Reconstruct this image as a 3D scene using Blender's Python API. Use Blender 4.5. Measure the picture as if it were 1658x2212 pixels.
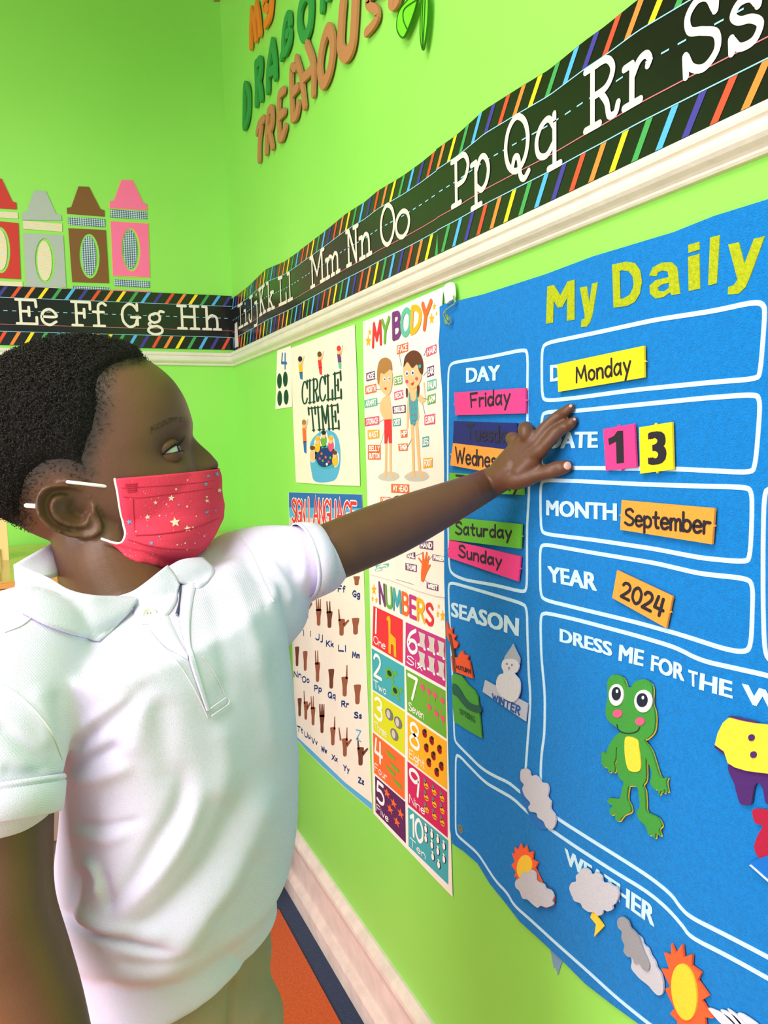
import bpy, bmesh, math, random
import numpy as np
from mathutils import Vector, Matrix
from mathutils.geometry import tessellate_polygon
random.seed(7)
for o in list(bpy.data.objects): bpy.data.objects.remove(o, do_unlink=True)
S = bpy.context.scene
COL = S.collection
PI = math.pi

# ------------------------------------------------------------------ camera
FP = 1687.334                       # focal length in pixels of the 1658 x 2212 frame
_v1 = np.array([61-829, 968-1106, FP]); _v2 = np.array([4580-829, 862-1106, FP])
_y = _v1/np.linalg.norm(_v1); _x = _v2/np.linalg.norm(_v2); _z = np.cross(_x, _y)
RW = np.array([_x, _y, _z])         # camera (right, down, forward) -> world
CAMZ = 1.03
DW = 0.507                          # right wall plane x
LW = 2.056                          # back wall plane y
cam_d = bpy.data.cameras.new('camera'); cam = bpy.data.objects.new('camera', cam_d); COL.objects.link(cam)
cam_d.sensor_fit = 'VERTICAL'; cam_d.sensor_height = 36.0; cam_d.lens = 36.0*FP/2212.0
cam_d.clip_start = 0.02; cam_d.clip_end = 50
_M = np.column_stack([RW @ [1,0,0], RW @ [0,-1,0], RW @ [0,0,-1]])
M4 = Matrix([[*_M[0], 0], [*_M[1], 0], [*_M[2], CAMZ], [0,0,0,1]])
cam.matrix_world = M4
S.camera = cam

# ------------------------------------------------------------------ light
S.view_settings.view_transform = 'Standard'; S.view_settings.look = 'None'
S.view_settings.gamma = 1; S.view_settings.use_curve_mapping = False
S.view_settings.exposure = -0.06
wd = bpy.data.worlds.new('world'); S.world = wd; wd.use_nodes = True
wd.node_tree.nodes['Background'].inputs[0].default_value = (0.82, 0.88, 1.12, 1)
wd.node_tree.nodes['Background'].inputs[1].default_value = 0.27
def area(name, loc, target, sx, sy, power, col):
    d = bpy.data.lights.new(name, 'AREA'); d.shape = 'RECTANGLE'; d.size = sx; d.size_y = sy; d.energy = power; d.color = col
    o = bpy.data.objects.new(name, d); COL.objects.link(o); o.location = loc
    o.rotation_euler = (Vector(target)-Vector(loc)).to_track_quat('-Z', 'Y').to_euler(); return o
area('ceiling_panel_light', (-0.95, 0.05, 2.56), (-0.65, 0.25, 0.0), 1.3, 0.9, 44, (1.0, 0.93, 0.96))
area('ceiling_panel_light', (-2.0, -0.9, 2.56), (-1.7, -0.6, 0.0), 1.3, 0.9, 26, (1.0, 0.93, 0.96))
area('window_and_fill_light', (-0.7, -1.7, 1.15), (0.1, 0.8, 0.35), 1.8, 1.1, 5, (0.80, 0.90, 1.10))  # added fill behind the camera, replacing some world light; no window known there
area('window_and_fill_light', (-2.4, -0.3, 1.25), (0.0, 0.5, 0.15), 1.8, 1.2, 80, (1.0, 0.96, 0.98))

# ------------------------------------------------------------------ geometry helpers
def ray(px, py): return RW @ np.array([px-829.0, py-1106.0, FP])
CAM = np.array([0, 0, CAMZ])
def W3(px, py, d):                   # pixel at forward depth d
    return CAM + ray(px, py)*(d/FP)
class Plane:
    def __init__(s, kind): s.k = kind
    def uv(s, px, py, off=0.0):
        r = ray(px, py)
        if s.k == 'R':
            t = (DW-off)/r[0]; return (-r[1]*t, CAMZ+r[2]*t)
        t = (LW-off)/r[1]; return (r[0]*t, CAMZ+r[2]*t)
    def p3(s, u, z, off):
        return (DW-off, -u, z) if s.k == 'R' else (u, LW-off, z)
PR = Plane('R'); PB = Plane('B')

MATS = {}
def mat(name, col, rough=0.6, noise=None, bump=None, spec=0.4, coat=0, emit=None, sss=0, sheen=0, metal=0):
    """col srgb 0-255; noise=(scale, amount); bump=(scale, strength)"""
    if name in MATS: return MATS[name]
    m = bpy.data.materials.new(name); m.use_nodes = True; MATS[name] = m
    nt = m.node_tree; b = nt.nodes['Principled BSDF']
    lin = [((c/255)/12.92 if c/255 <= .04045 else ((c/255+.055)/1.055)**2.4) for c in col]
    b.inputs['Base Color'].default_value = (*lin, 1); b.inputs['Roughness'].default_value = rough
    b.inputs['Specular IOR Level'].default_value = spec; b.inputs['Metallic'].default_value = metal
    if coat: b.inputs['Coat Weight'].default_value = coat
    if sheen: b.inputs['Sheen Weight'].default_value = sheen
    if sss:
        b.inputs['Subsurface Weight'].default_value = sss; b.inputs['Subsurface Radius'].default_value = (.008, .003, .0015); b.inputs['Subsurface Scale'].default_value = 1.0
    tc = nt.nodes.new('ShaderNodeTexCoord')
    if noise:
        n = nt.nodes.new('ShaderNodeTexNoise'); n.inputs['Scale'].default_value = noise[0]; n.inputs['Detail'].default_value = 4
        nt.links.new(tc.outputs['Object'], n.inputs['Vector'])
        mx = nt.nodes.new('ShaderNodeMix'); mx.data_type = 'RGBA'
        a = noise[1]
        mx.inputs[6].default_value = (*[max(0, c*(1-a)) for c in lin], 1); mx.inputs[7].default_value = (*[min(1, c*(1+a)) for c in lin], 1)
        rp = nt.nodes.new('ShaderNodeMapRange'); rp.inputs[1].default_value = .3; rp.inputs[2].default_value = .7
        nt.links.new(n.outputs['Fac'], rp.inputs[0]); nt.links.new(rp.outputs[0], mx.inputs[0]); nt.links.new(mx.outputs[2], b.inputs['Base Color'])
    if bump:
        n = nt.nodes.new('ShaderNodeTexNoise'); n.inputs['Scale'].default_value = bump[0]; n.inputs['Detail'].default_value = 5
        nt.links.new(tc.outputs['Object'], n.inputs['Vector'])
        bp = nt.nodes.new('ShaderNodeBump'); bp.inputs['Strength'].default_value = bump[1]; bp.inputs['Distance'].default_value = 0.001
        nt.links.new(n.outputs['Fac'], bp.inputs['Height']); nt.links.new(bp.outputs[0], b.inputs['Normal'])
    return m
def felt(name, col): return mat(name, col, .95, noise=(900, .10), bump=(1500, .5), spec=.12, sheen=.15)
def ink(name, col): return mat('ink_'+name, col, .7, spec=.2)
def paper(name, col): return mat('paper_'+name, col, .55, noise=(20, .03), bump=(9, 1.2), spec=.35)

def tag(o, label=None, cat=None, group=None, kind=None):
    if label: o['label'] = label
    if cat: o['category'] = cat
    if group: o['group'] = group
    if kind: o['kind'] = kind
    return o
def empty(name, loc, label=None, cat=None, group=None):
    o = bpy.data.objects.new(name, None); COL.objects.link(o); o.location = loc; o.empty_display_size = .02
    return tag(o, label, cat, group)
def wloc(o):
    v = Vector(o.location)
    while o.parent: o = o.parent; v = v+Vector(o.location)
    return v
class MB:
    """mesh builder: vertices in world space, multi material"""
    def __init__(s): s.v = []; s.f = []; s.m = []; s.mats = []
    def mi(s, m):
        if m not in s.mats: s.mats.append(m)
        return s.mats.index(m)
    def add(s, vs, fs, m):
        b = len(s.v); k = s.mi(m); s.v += [tuple(p) for p in vs]
        for f in fs: s.f.append(tuple(b+i for i in f)); s.m.append(k)
    def box(s, lo, hi, m):
        x0, y0, z0 = lo; x1, y1, z1 = hi
        s.add([(x0,y0,z0),(x1,y0,z0),(x1,y1,z0),(x0,y1,z0),(x0,y0,z1),(x1,y0,z1),(x1,y1,z1),(x0,y1,z1)],
              [(0,3,2,1),(4,5,6,7),(0,1,5,4),(1,2,6,5),(2,3,7,6),(3,0,4,7)], m)
    # ---- flat work on a wall plane
    def poly(s, pl, pts, off, th, m, holes=()):
        """pts: plane coords (u,z) outline; front at off+th, back at off"""
        def area2(p): return sum(p[i][0]*p[(i+1)%len(p)][1]-p[(i+1)%len(p)][0]*p[i][1] for i in range(len(p)))
        loops = [list(pts)]+[list(h) for h in holes]
        if area2(loops[0]) < 0: loops[0].reverse()
        for i in range(1, len(loops)):
            if area2(loops[i]) > 0: loops[i].reverse()
        tris = tessellate_polygon([[Vector((a, b, 0)) for a, b in lp] for lp in loops])
        flat = [p for lp in loops for p in lp]; n = len(flat)
        vs = [pl.p3(a, b, off+th) for a, b in flat]+[pl.p3(a, b, off) for a, b in flat]
        fs = []
        for t in tris:
            a, b, c = [flat[i] for i in t]
            cr = (b[0]-a[0])*(c[1]-a[1])-(b[1]-a[1])*(c[0]-a[0])
            if abs(cr) < 1e-14: continue
            fs.append(t if cr > 0 else (t[0], t[2], t[1]))
        base = 0
        if th > 1e-5:
            for lp in loops:
                k = len(lp)
                for i in range(k):
                    j = (i+1) % k; fs.append((base+i, n+base+i, n+base+j, base+j))
                base += k
        s.add(vs, fs, m)
    def stroke(s, pl, pts, w, off, th, m, closed=False, contrast=None, cap=True):
        """ribbon of width w along plane-coordinate points"""
        P = [np.array(p, float) for p in pts]
        Q = [P[0]]
        for p in P[1:]:
            if np.linalg.norm(p-Q[-1]) > 1e-6: Q.append(p)
        if closed and np.linalg.norm(Q[0]-Q[-1]) < 1e-6: Q.pop()
        P = Q; n = len(P)
        if n < 2: return
        L = []; Rr = []
        for i in range(n):
            if closed: a, b = P[i-1], P[(i+1) % n]
            else: a, b = P[max(i-1, 0)], P[min(i+1, n-1)]
            d1 = P[i]-a if (closed or i > 0) else b-P[i]
            d2 = b-P[i] if (closed or i < n-1) else d1
            d1 = d1/max(np.linalg.norm(d1), 1e-9); d2 = d2/max(np.linalg.norm(d2), 1e-9)
            t = d1+d2; tl = np.linalg.norm(t); t = t/tl if tl > 1e-6 else d1
            nn = np.array([-t[1], t[0]]); k = 1/max(.5, float(np.dot(nn, [-d1[1], d1[0]])))
            ww = w if contrast is None else w*(contrast+(1-contrast)*abs(t[1])**1.5)
            L.append(P[i]+nn*ww/2*k); Rr.append(P[i]-nn*ww/2*k)
        s.lay = (getattr(s, 'lay', 0)+1) % 9; th += s.lay*5e-5
        vs = []; fs = []
        for i in range(n): vs += [pl.p3(*L[i], off+th), pl.p3(*Rr[i], off+th)]
        seg = n if closed else n-1
        for i in range(seg):
            j = (i+1) % n; fs.append((2*i+1, 2*j+1, 2*j, 2*i))
        if th > 3e-4:
            b0 = len(vs)
            for i in range(n): vs += [pl.p3(*L[i], off), pl.p3(*Rr[i], off)]
            for i in range(seg):
                j = (i+1) % n
                fs.append((2*i, 2*j, b0+2*j, b0+2*i)); fs.append((2*j+1, 2*i+1, b0+2*i+1, b0+2*j+1))
        s.add(vs, fs, m)
        if cap and not closed:
            for e, d in ((0, P[0]-P[1]), (n-1, P[-1]-P[-2])):
                d = d/np.linalg.norm(d)
                ww = w if contrast is None else w*(contrast+(1-contrast)*abs(d[1])**1.5)
                nn = np.array([-d[1], d[0]]); arc = [P[e]+(nn*math.cos(a)+d*math.sin(a))*ww/2 for a in [k*PI/6 for k in range(7)]]
                k = len(arc); vs = [pl.p3(*q, off+th+2.2e-5) for q in arc]; fs = [tuple(range(k-1, -1, -1))]
                if th > 3e-4:
                    vs += [pl.p3(*q, off) for q in arc]; fs += [(i, i+1, k+i+1, k+i) for i in range(k-1)]
                s.add(vs, fs, m)
    def build(s, name, parent=None, smooth=False, loc=None):
        me = bpy.data.meshes.new(name); A = np.array(s.v, float)
        o = bpy.data.objects.new(name, me); COL.objects.link(o)
        if parent is None:
            c = Vector(loc) if loc is not None else Vector((A.min(0)+A.max(0))/2)
            o.location = c
        else:
            c = wloc(parent); o.parent = parent
        me.from_pydata([tuple(p) for p in (A-np.array(c))], [], s.f)
        for m in s.mats: me.materials.append(m)
        me.polygons.foreach_set('material_index', s.m)
        if smooth: me.polygons.foreach_set('use_smooth', [True]*len(me.polygons))
        me.update(); return o

def crom(pts, n=6, closed=False):
    P = [np.array(p, float) for p in pts]; N = len(P); out = []
    rng = range(N) if closed else range(N-1)
    for i in rng:
        p1, p2 = P[i], P[(i+1) % N]
        p0 = P[i-1] if (closed or i > 0) else 2*p1-p2
        p3 = P[(i+2) % N] if (closed or i < N-2) else 2*p2-p1
        for k in range(n):
            t = k/n
            out.append(.5*((2*p1)+(-p0+p2)*t+(2*p0-5*p1+4*p2-p3)*t*t+(-p0+3*p1-3*p2+p3)*t**3))
    if not closed: out.append(P[-1])
    return [tuple(p) for p in out]
def ell(cx, cy, rx, ry, n=28, rot=0):
    c, s_ = math.cos(rot), math.sin(rot)
    return [(cx+rx*math.cos(a)*c-ry*math.sin(a)*s_, cy+rx*math.cos(a)*s_+ry*math.sin(a)*c) for a in [2*PI*k/n for k in range(n)]]
def crop(ox, oy, sc): return lambda pts: [(ox+x*sc, oy+y*sc) for x, y in pts]
C5 = crop(940, 420, .43305); C6 = crop(940, 1000, .43305); C7 = crop(940, 1500, .43305)
CR = crop(0, 360, .31363); CL = crop(450, 0, .33172)
CP = crop(580, 600, .25332); CQ = crop(600, 1020, .24125); CN = crop(600, 1240, .24125); CM = crop(600, 1560, .24125)
def pm(pl, pts, off=0): return [pl.uv(x, y, off) for x, y in pts]

# ------------------------------------------------------------------ stroke fonts (cap height 1)
SANS = {
'A':"0,0 .4,1 .8,0|.14,.35 .66,.35",'B':"0,0 0,1|~0,1 .45,.97 .55,.77 .4,.57 0,.53|~0,.53 .5,.5 .65,.26 .45,.03 0,0",
'C':"~.7,.84 .42,1 .12,.82 0,.5 .12,.18 .42,0 .7,.14",'D':"0,0 0,1|~0,1 .4,.94 .7,.7 .7,.3 .4,.06 0,0",
'E':"0,0 0,1|0,1 .6,1|0,.52 .5,.52|0,0 .6,0",'F':"0,0 0,1|0,1 .6,1|0,.52 .48,.52",
'G':"~.7,.84 .42,1 .12,.82 0,.5 .12,.18 .42,0 .68,.1 .72,.42|.4,.42 .75,.42",'H':"0,0 0,1|.62,0 .62,1|0,.5 .62,.5",
'I':"0,0 0,1",'J':"~.5,1 .5,.3 .4,.04 .2,0 0,.2",'K':"0,0 0,1|.6,1 0,.42|.14,.55 .65,0",'L':"0,1 0,0|0,0 .55,0",
'M':"0,0 .1,1|.1,1 .42,.25|.42,.25 .75,1|.75,1 .85,0",'N':"0,0 0,1|0,1 .62,0|.62,0 .62,1",
'O':"o~.4,1 .1,.85 0,.5 .1,.15 .4,0 .7,.15 .8,.5 .7,.85",'P':"0,0 0,1|~0,1 .45,.97 .62,.74 .45,.5 0,.46",
'Q':"o~.4,1 .1,.85 0,.5 .1,.15 .4,0 .7,.15 .8,.5 .7,.85|.45,.3 .85,-.08",'R':"0,0 0,1|~0,1 .45,.97 .6,.75 .42,.53 0,.5|.25,.5 .65,0",
'S':"~.6,.86 .4,1 .1,.9 .08,.68 .35,.52 .62,.35 .55,.08 .28,0 0,.12",'T':"0,1 .76,1|.38,1 .38,0",
'U':"~0,1 0,.3 .12,.05 .34,0 .56,.05 .66,.3 .66,1",'V':"0,1 .36,0|.36,0 .72,1",'W':"0,1 .25,0|.25,0 .5,.8|.5,.8 .75,0|.75,0 1,1",
'X':"0,1 .65,0|.65,1 0,0",'Y':"0,1 .33,.5|.66,1 .33,.5|.33,.5 .3,0",'Z':"0,1 .6,1|.6,1 0,0|0,0 .62,0",
'a':"~.46,.5 .25,.62 .05,.45 .02,.2 .15,.02 .32,.08 .46,.3|~.48,.62 .46,.3 .52,0",'b':"0,0 0,1|~0,.45 .2,.6 .42,.5 .48,.28 .38,.05 .18,0 0,.12",
'c':"~.45,.52 .25,.62 .05,.45 .02,.2 .2,0 .45,.1",'d':"~.46,.48 .25,.6 .05,.45 .02,.2 .18,0 .36,.06 .46,.22|.48,1 .48,0",
'e':"~.05,.32 .48,.34 .42,.55 .24,.62 .06,.48 .02,.25 .12,.04 .3,0 .48,.1",'f':"~.42,.92 .28,1 .16,.85 .15,.5 .15,0|0,.6 .36,.6",
'g':"~.46,.5 .25,.62 .05,.45 .04,.2 .2,.04 .36,.1 .46,.3|~.48,.6 .48,-.1 .38,-.32 .18,-.35 .02,-.25",
'h':"0,0 0,1|~0,.4 .18,.6 .38,.55 .44,.35 .44,0",'i':"0,0 0,.6|0,.82 .01,.86",'j':"~.2,.6 .2,-.1 .12,-.3 -.05,-.3|.2,.82 .21,.86",
'k':"0,0 0,1|.4,.58 0,.25|.1,.34 .44,0",'l':"0,0 0,1",'m':"0,0 0,.6|~0,.42 .14,.6 .3,.52 .32,0|~.32,.42 .48,.6 .62,.52 .65,0",
'n':"0,0 0,.6|~0,.4 .18,.6 .38,.55 .44,.35 .44,0",'o':"o~.24,.62 .05,.5 0,.3 .06,.1 .24,0 .42,.1 .48,.3 .42,.5",
'p':"0,.6 0,-.35|~0,.45 .2,.6 .42,.5 .48,.28 .38,.05 .18,0 0,.12",'q':"~.46,.48 .25,.6 .05,.45 .02,.2 .18,0 .36,.06 .46,.22|.48,.6 .48,-.35",
'r':"0,0 0,.6|~0,.38 .12,.56 .36,.56",'s':"~.38,.54 .22,.62 .06,.52 .08,.38 .28,.28 .38,.15 .25,0 .02,.06",
't':"~.18,.9 .16,.3 .22,.04 .36,.02|0,.6 .38,.6",'u':"~0,.6 0,.2 .12,0 .3,.05 .42,.25|.42,.6 .44,0",'v':"0,.6 .22,0|.22,0 .44,.6",
'w':"0,.6 .16,0|.16,0 .32,.5|.32,.5 .48,0|.48,0 .64,.6",'x':"0,.6 .42,0|.42,.6 0,0",'y':"0,.6 .22,.08|.46,.6 .12,-.35",'z':"0,.6 .4,.6|.4,.6 0,0|0,0 .42,0",
'0':"o~.3,1 .06,.8 0,.5 .06,.2 .3,0 .54,.2 .6,.5 .54,.8",'1':"0,.8 .25,1|.25,1 .25,0",'2':"~.02,.8 .15,.97 .4,.98 .55,.78 .45,.5 0,0|0,0 .62,0",
'3':"~.02,.88 .25,1 .5,.9 .5,.66 .22,.53|~.22,.53 .52,.45 .56,.15 .3,0 0,.1",'4':".12,1 0,.35|0,.35 .6,.35|.45,.95 .42,0",
'5':".5,1 .08,1|.08,1 .04,.56|~.04,.56 .3,.62 .54,.42 .5,.12 .25,0 0,.08",'6':"~.45,1 .15,.75 0,.35 .1,.05 .32,0 .52,.2 .45,.48 .2,.5 .04,.3",
'7':"0,1 .58,1|.58,1 .2,0",'8':"o~.28,1 .06,.85 .1,.62 .28,.53 .52,.3 .48,.06 .28,0 .06,.06 .02,.3 .28,.53 .46,.62 .5,.85",
'9':"~.5,.7 .3,.52 .06,.62 .04,.88 .25,1 .48,.9 .5,.6 .44,0",' ':"",
}
SLAB = {
'E':"0,1 .78,1|.78,1 .8,.72|.16,1 .16,0|.16,.52 .5,.52|.5,.7 .5,.34|0,0 .8,0|.8,0 .8,.28",
'e':"~.04,.32 .6,.33 .54,.52 .34,.64 .12,.55 .02,.32 .1,.08 .34,-.02 .6,.12",
'F':"0,1 .78,1|.78,1 .78,.7|.18,1 .18,0|.18,.52 .5,.52|.52,.7 .52,.34|0,0 .42,0",
'f':"~.52,.9 .4,.99 .24,.92 .2,.7 .2,0|0,.6 .42,.6|0,0 .44,0",
'G':"~.62,.78 .46,.96 .26,.98 .06,.78 0,.5 .06,.2 .28,0 .52,.08 .62,.3|.64,1 .64,.72|.38,.42 .76,.42|.64,.42 .64,.1",
'g':"o~.24,.62 .06,.52 .04,.34 .2,.22 .4,.3 .44,.48 .36,.6|~.38,.58 .46,.72 .6,.7|~.12,.26 .0,.14 .14,.04|o~.24,.06 .02,-.02 -.02,-.18 .2,-.3 .46,-.24 .52,-.08 .4,.04",
'H':"0,1 .3,1|.15,1 .15,0|0,0 .3,0|.46,1 .76,1|.61,1 .61,0|.46,0 .76,0|.15,.52 .61,.52",
'h':"0,1 .15,1|.15,1 .15,0|0,0 .3,0|~.15,.42 .32,.62 .5,.56 .55,.36 .55,0|.42,0 .68,0",
'I':"0,1 .4,1|.2,1 .2,0|0,0 .4,0",'i':".02,.62 .2,.62|.2,.62 .2,0|0,0 .4,0|.18,.9 .19,.91",
'J':".2,1 .6,1|~.42,1 .42,.3 .34,.04 .16,0 .02,.14 .02,.32",'j':".1,.62 .3,.62|~.3,.62 .3,-.1 .2,-.3 -.02,-.28|.28,.9 .29,.91",
'K':"0,1 .3,1|.15,1 .15,0|0,0 .3,0|.42,1 .72,1|.6,1 .15,.4|.3,.56 .64,0|.5,0 .76,0",'k':"0,1 .14,1|.14,1 .14,0|0,0 .28,0|.34,.6 .58,.6|.48,.6 .14,.26|.24,.36 .5,0|.4,0 .62,0",
'L':"0,1 .34,1|.17,1 .17,0|0,0 .66,0|.66,0 .66,.32",'l':".02,1 .2,1|.2,1 .2,0|0,0 .4,0",
'M':"0,1 .18,1|.12,1 .12,0|0,0 .26,0|.16,1 .45,.3|.45,.3 .74,1|.74,1 .92,1|.78,1 .78,0|.66,0 .92,0",
'm':"0,.6 .1,.6|.1,.6 .1,0|0,0 .2,0|~.1,.44 .22,.62 .36,.56 .39,.4 .39,0|.32,0 .48,0|~.39,.44 .52,.62 .64,.56 .67,.4 .67,0|.6,0 .78,0",
'N':"0,1 .18,1|.14,1 .14,0|0,0 .28,0|.18,1 .64,0|.64,0 .64,1|.5,1 .78,1",'n':"0,.6 .14,.6|.14,.6 .14,0|0,0 .28,0|~.14,.42 .3,.62 .46,.56 .52,.36 .52,0|.4,0 .64,0",
'O':"o~.36,1.02 .1,.85 0,.5 .1,.15 .36,-.02 .62,.15 .72,.5 .62,.85",'o':"o~.28,.64 .08,.54 0,.31 .08,.08 .28,-.02 .48,.08 .56,.31 .48,.54",
'P':"0,1 .3,1|.18,1 .18,0|0,0 .36,0|~.2,1 .52,.98 .68,.8 .68,.62 .52,.44 .18,.42",'p':"0,.62 .16,.62|.16,.62 .16,-.3|0,-.3 .34,-.3|~.16,.42 .34,.64 .52,.58 .62,.34 .54,.08 .36,-.02 .16,.14",
'Q':"o~.36,1.02 .1,.85 0,.5 .1,.15 .36,-.02 .62,.15 .72,.5 .62,.85|~.22,.1 .3,.26 .42,.2 .48,-.14 .6,-.24 .74,-.14",
'q':"~.52,.42 .36,.64 .14,.56 .02,.32 .08,.06 .3,-.02 .52,.16|.52,.66 .52,-.3|.36,-.3 .68,-.3",
'R':"0,1 .3,1|.17,1 .17,0|0,0 .34,0|~.2,1 .48,.99 .62,.84 .62,.68 .48,.53 .17,.5|~.36,.5 .5,.28 .56,.04 .7,.02 .76,.16",
'r':"0,.62 .18,.62|.18,.62 .18,0|0,0 .38,0|~.18,.4 .34,.6 .5,.64 .58,.54 .54,.46",
'S':"~.56,.76 .44,.96 .24,1 .06,.84 .1,.62 .34,.52 .6,.38 .62,.14 .4,-.02 .16,.06 .04,.26|.6,1 .58,.72|.02,.28 .04,-.02",
's':"~.44,.5 .34,.62 .16,.63 .06,.5 .16,.38 .36,.32 .5,.18 .4,0 .18,0 .06,.14|.48,.64 .46,.46|.04,.18 .05,-.02",
'C':"~.66,.76 .48,.98 .26,1 .06,.8 0,.5 .06,.2 .26,0 .5,.02 .68,.2|.68,1 .68,.72",
'T':"0,1 .8,1|0,1 0,.76|.8,1 .8,.76|.4,1 .4,0|.24,0 .56,0",'Z':"",' ':"",
}
def glyph(G, ch):
    out = []
    for st in G.get(ch, '').split('|'):
        if not st: continue
        closed = st[0] == 'o'; st = st[1:] if closed else st
        sm = st[0] == '~'; st = st[1:] if sm else st
        pts = [tuple(float(a) for a in p.split(',')) for p in st.split()]
        if sm: pts = crom(pts, 6, closed)
        elif len(pts) == 2:
            a, b = pts; pts = [a, ((a[0]+b[0])/2, (a[1]+b[1])/2), b]
        out.append((pts, closed))
    return out
def layout(G, text, gap=.22, space=.5):
    x = 0; res = []; mx = 0
    for ch in text:
        if ch == ' ': x += space; continue
        g = glyph(G, ch)
        lo = min(p[0] for s_, _ in g for p in s_); hi = max(p[0] for s_, _ in g for p in s_)
        res.append([([(px-lo+x, py) for px, py in s_], c) for s_, c in g]); mx = x+hi-lo; x = mx+gap
    return res, mx
def bil(q, s_, t):                      # q = TL,TR,BL,BR plane coords; s 0..1 along, t 0 baseline..1 cap
    (a, b), (c, d), (e, f), (g, h) = q
    return (t*((1-s_)*a+s_*c)+(1-t)*((1-s_)*e+s_*g), t*((1-s_)*b+s_*d)+(1-t)*((1-s_)*f+s_*h))
def text_quad(mb, pl, quad, text, m, w, off, th=0, G=SANS, gap=.22, space=.5, contrast=None, px=True):
    q = pm(pl, quad, off) if px else quad
    gl, W = layout(G, text, gap, space); W = max(W, .05)
    for i, g in enumerate(gl):
        mm = m[i % len(m)] if isinstance(m, list) else m
        for pts, c in g:
            mb.stroke(pl, [bil(q, x/W, y) for x, y in pts], w, off, th, mm, c, contrast)
_fontcache = {}
def bold_text(mb, pl, quad, text, m, off, th=0, offset=.03, px=True):
    """built-in sans face thickened by stacked shifted copies, mapped on a quad"""
    cu = bpy.data.curves.new('t', 'FONT'); cu.body = text; cu.size = 1; cu.resolution_u = 3
    o = bpy.data.objects.new('t', cu); COL.objects.link(o)
    dg = bpy.context.evaluated_depsgraph_get(); me = bpy.data.meshes.new_from_object(o.evaluated_get(dg))
    vs = [tuple(v.co) for v in me.vertices]; fs = [tuple(p.vertices) for p in me.polygons]
    bpy.data.objects.remove(o); bpy.data.curves.remove(cu); bpy.data.meshes.remove(me)
    x0 = min(v[0] for v in vs); x1 = max(v[0] for v in vs); cap = max(v[1] for v in vs) if text not in ('y',) else .7
    d = offset*.95; dy = offset*.42
    q = pm(pl, quad, off) if px else quad
    for k, (sx, sy) in enumerate(((-1, -1), (-1, 1), (0, -1), (0, 1), (1, -1), (1, 1), (-.5, 0), (.5, 0))):
        P = [bil(q, (x+sx*d-x0+d)/(x1-x0+2*d), (y+sy*dy+dy)/(cap+2*dy)) for x, y, z in vs]
        out = []
        for f in fs:
            ar = sum(P[f[i]][0]*P[f[(i+1) % len(f)]][1]-P[f[(i+1) % len(f)]][0]*P[f[i]][1] for i in range(len(f)))
            out.append(f if ar > 0 else f[::-1])
        mb.add([pl.p3(a, b, off+th+k*3e-5) for a, b in P], out, m)
# ================================================================== STRUCTURE
def wall_material():
    m = mat('wall_green_paint', (141, 222, 62), .42, bump=(60, .25), spec=.45)
    nt = m.node_tree; b = nt.nodes['Principled BSDF']
    tc = nt.nodes.new('ShaderNodeTexCoord'); n = nt.nodes.new('ShaderNodeTexNoise'); n.inputs['Scale'].default_value = 1.6; n.inputs['Detail'].default_value = 3
    nt.links.new(tc.outputs['Object'], n.inputs['Vector'])
    r = nt.nodes.new('ShaderNodeValToRGB'); r.color_ramp.elements[0].position = .35; r.color_ramp.elements[1].position = .7
    r.color_ramp.elements[0].color = (.27, .74, .10, 1); r.color_ramp.elements[1].color = (.33, .81, .13, 1)
    nt.links.new(n.outputs['Fac'], r.inputs[0]); nt.links.new(r.outputs[0], b.inputs['Base Color'])
    return m
GREEN = wall_material()
CREAM = mat('cream_gloss_paint', (226, 224, 208), .35, noise=(40, .05), bump=(90, .8), spec=.5)
XL, YN, ZC = -3.2, -2.2, 2.62
mb = MB(); mb.box((DW, YN, -.05), (DW+.1, LW+.1, ZC), GREEN); tag(mb.build('wall_right'), kind='structure')
mb = MB(); mb.box((XL, LW, -.05), (DW, LW+.1, ZC), GREEN); tag(mb.build('wall_back'), kind='structure')
mb = MB(); mb.box((XL, YN, ZC), (DW+.1, LW+.1, ZC+.05), mat('ceiling_tile_white', (236, 234, 226), .8, noise=(30, .04), bump=(80, 1))); tag(mb.build('ceiling'), kind='structure')
mb = MB(); mb.box((XL, YN, -.1), (DW, LW, -.012), mat('floor_vinyl', (214, 176, 150), .4, noise=(8, .1))); tag(mb.build('floor'), kind='structure')
mb = MB(); mb.box((-1.9, .85, 2.205), (DW, LW, ZC), mat('blocker_paint', (120, 150, 70), .8)); tag(mb.build('corner_light_blocker'), kind='structure')  # added unseen box that blocks ceiling light from the upper corner
def moulding(name, prof, mtl, x0=XL, y0=YN):
    """prof: list of (offset from wall, z), run along back wall and right wall with a mitre"""
    mb = MB(); n = len(prof)
    vs = [(x0, LW-o, z) for o, z in prof]+[(DW-o, LW-o, z) for o, z in prof]+[(DW-o, y0, z) for o, z in prof]
    fs = []
    for k in (0, n):
        for i in range(n-1): fs.append((k+i, k+n+i, k+n+i+1, k+i+1))
    mb.add(vs, fs, mtl); o = mb.build(name, loc=(DW, LW, prof[0][1])); tag(o, kind='structure'); return o
ra = [(0, 1.231), (.005, 1.2315), (.0065, 1.2335), (.0065, 1.2355), (.0085, 1.2375), (.013, 1.2405), (.0155, 1.2435), (.0165, 1.2475), (.0155, 1.251), (.0135, 1.2525), (.0135, 1.2540),
      (.0165, 1.256), (.0175, 1.259), (.0175, 1.2625), (.016, 1.264), (0, 1.2645)]
moulding('trim_chair_rail', ra, CREAM)
BASEM = mat('baseboard_paint', (236, 218, 204), .4, noise=(25, .10), bump=(55, 1.5), spec=.45)
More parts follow.
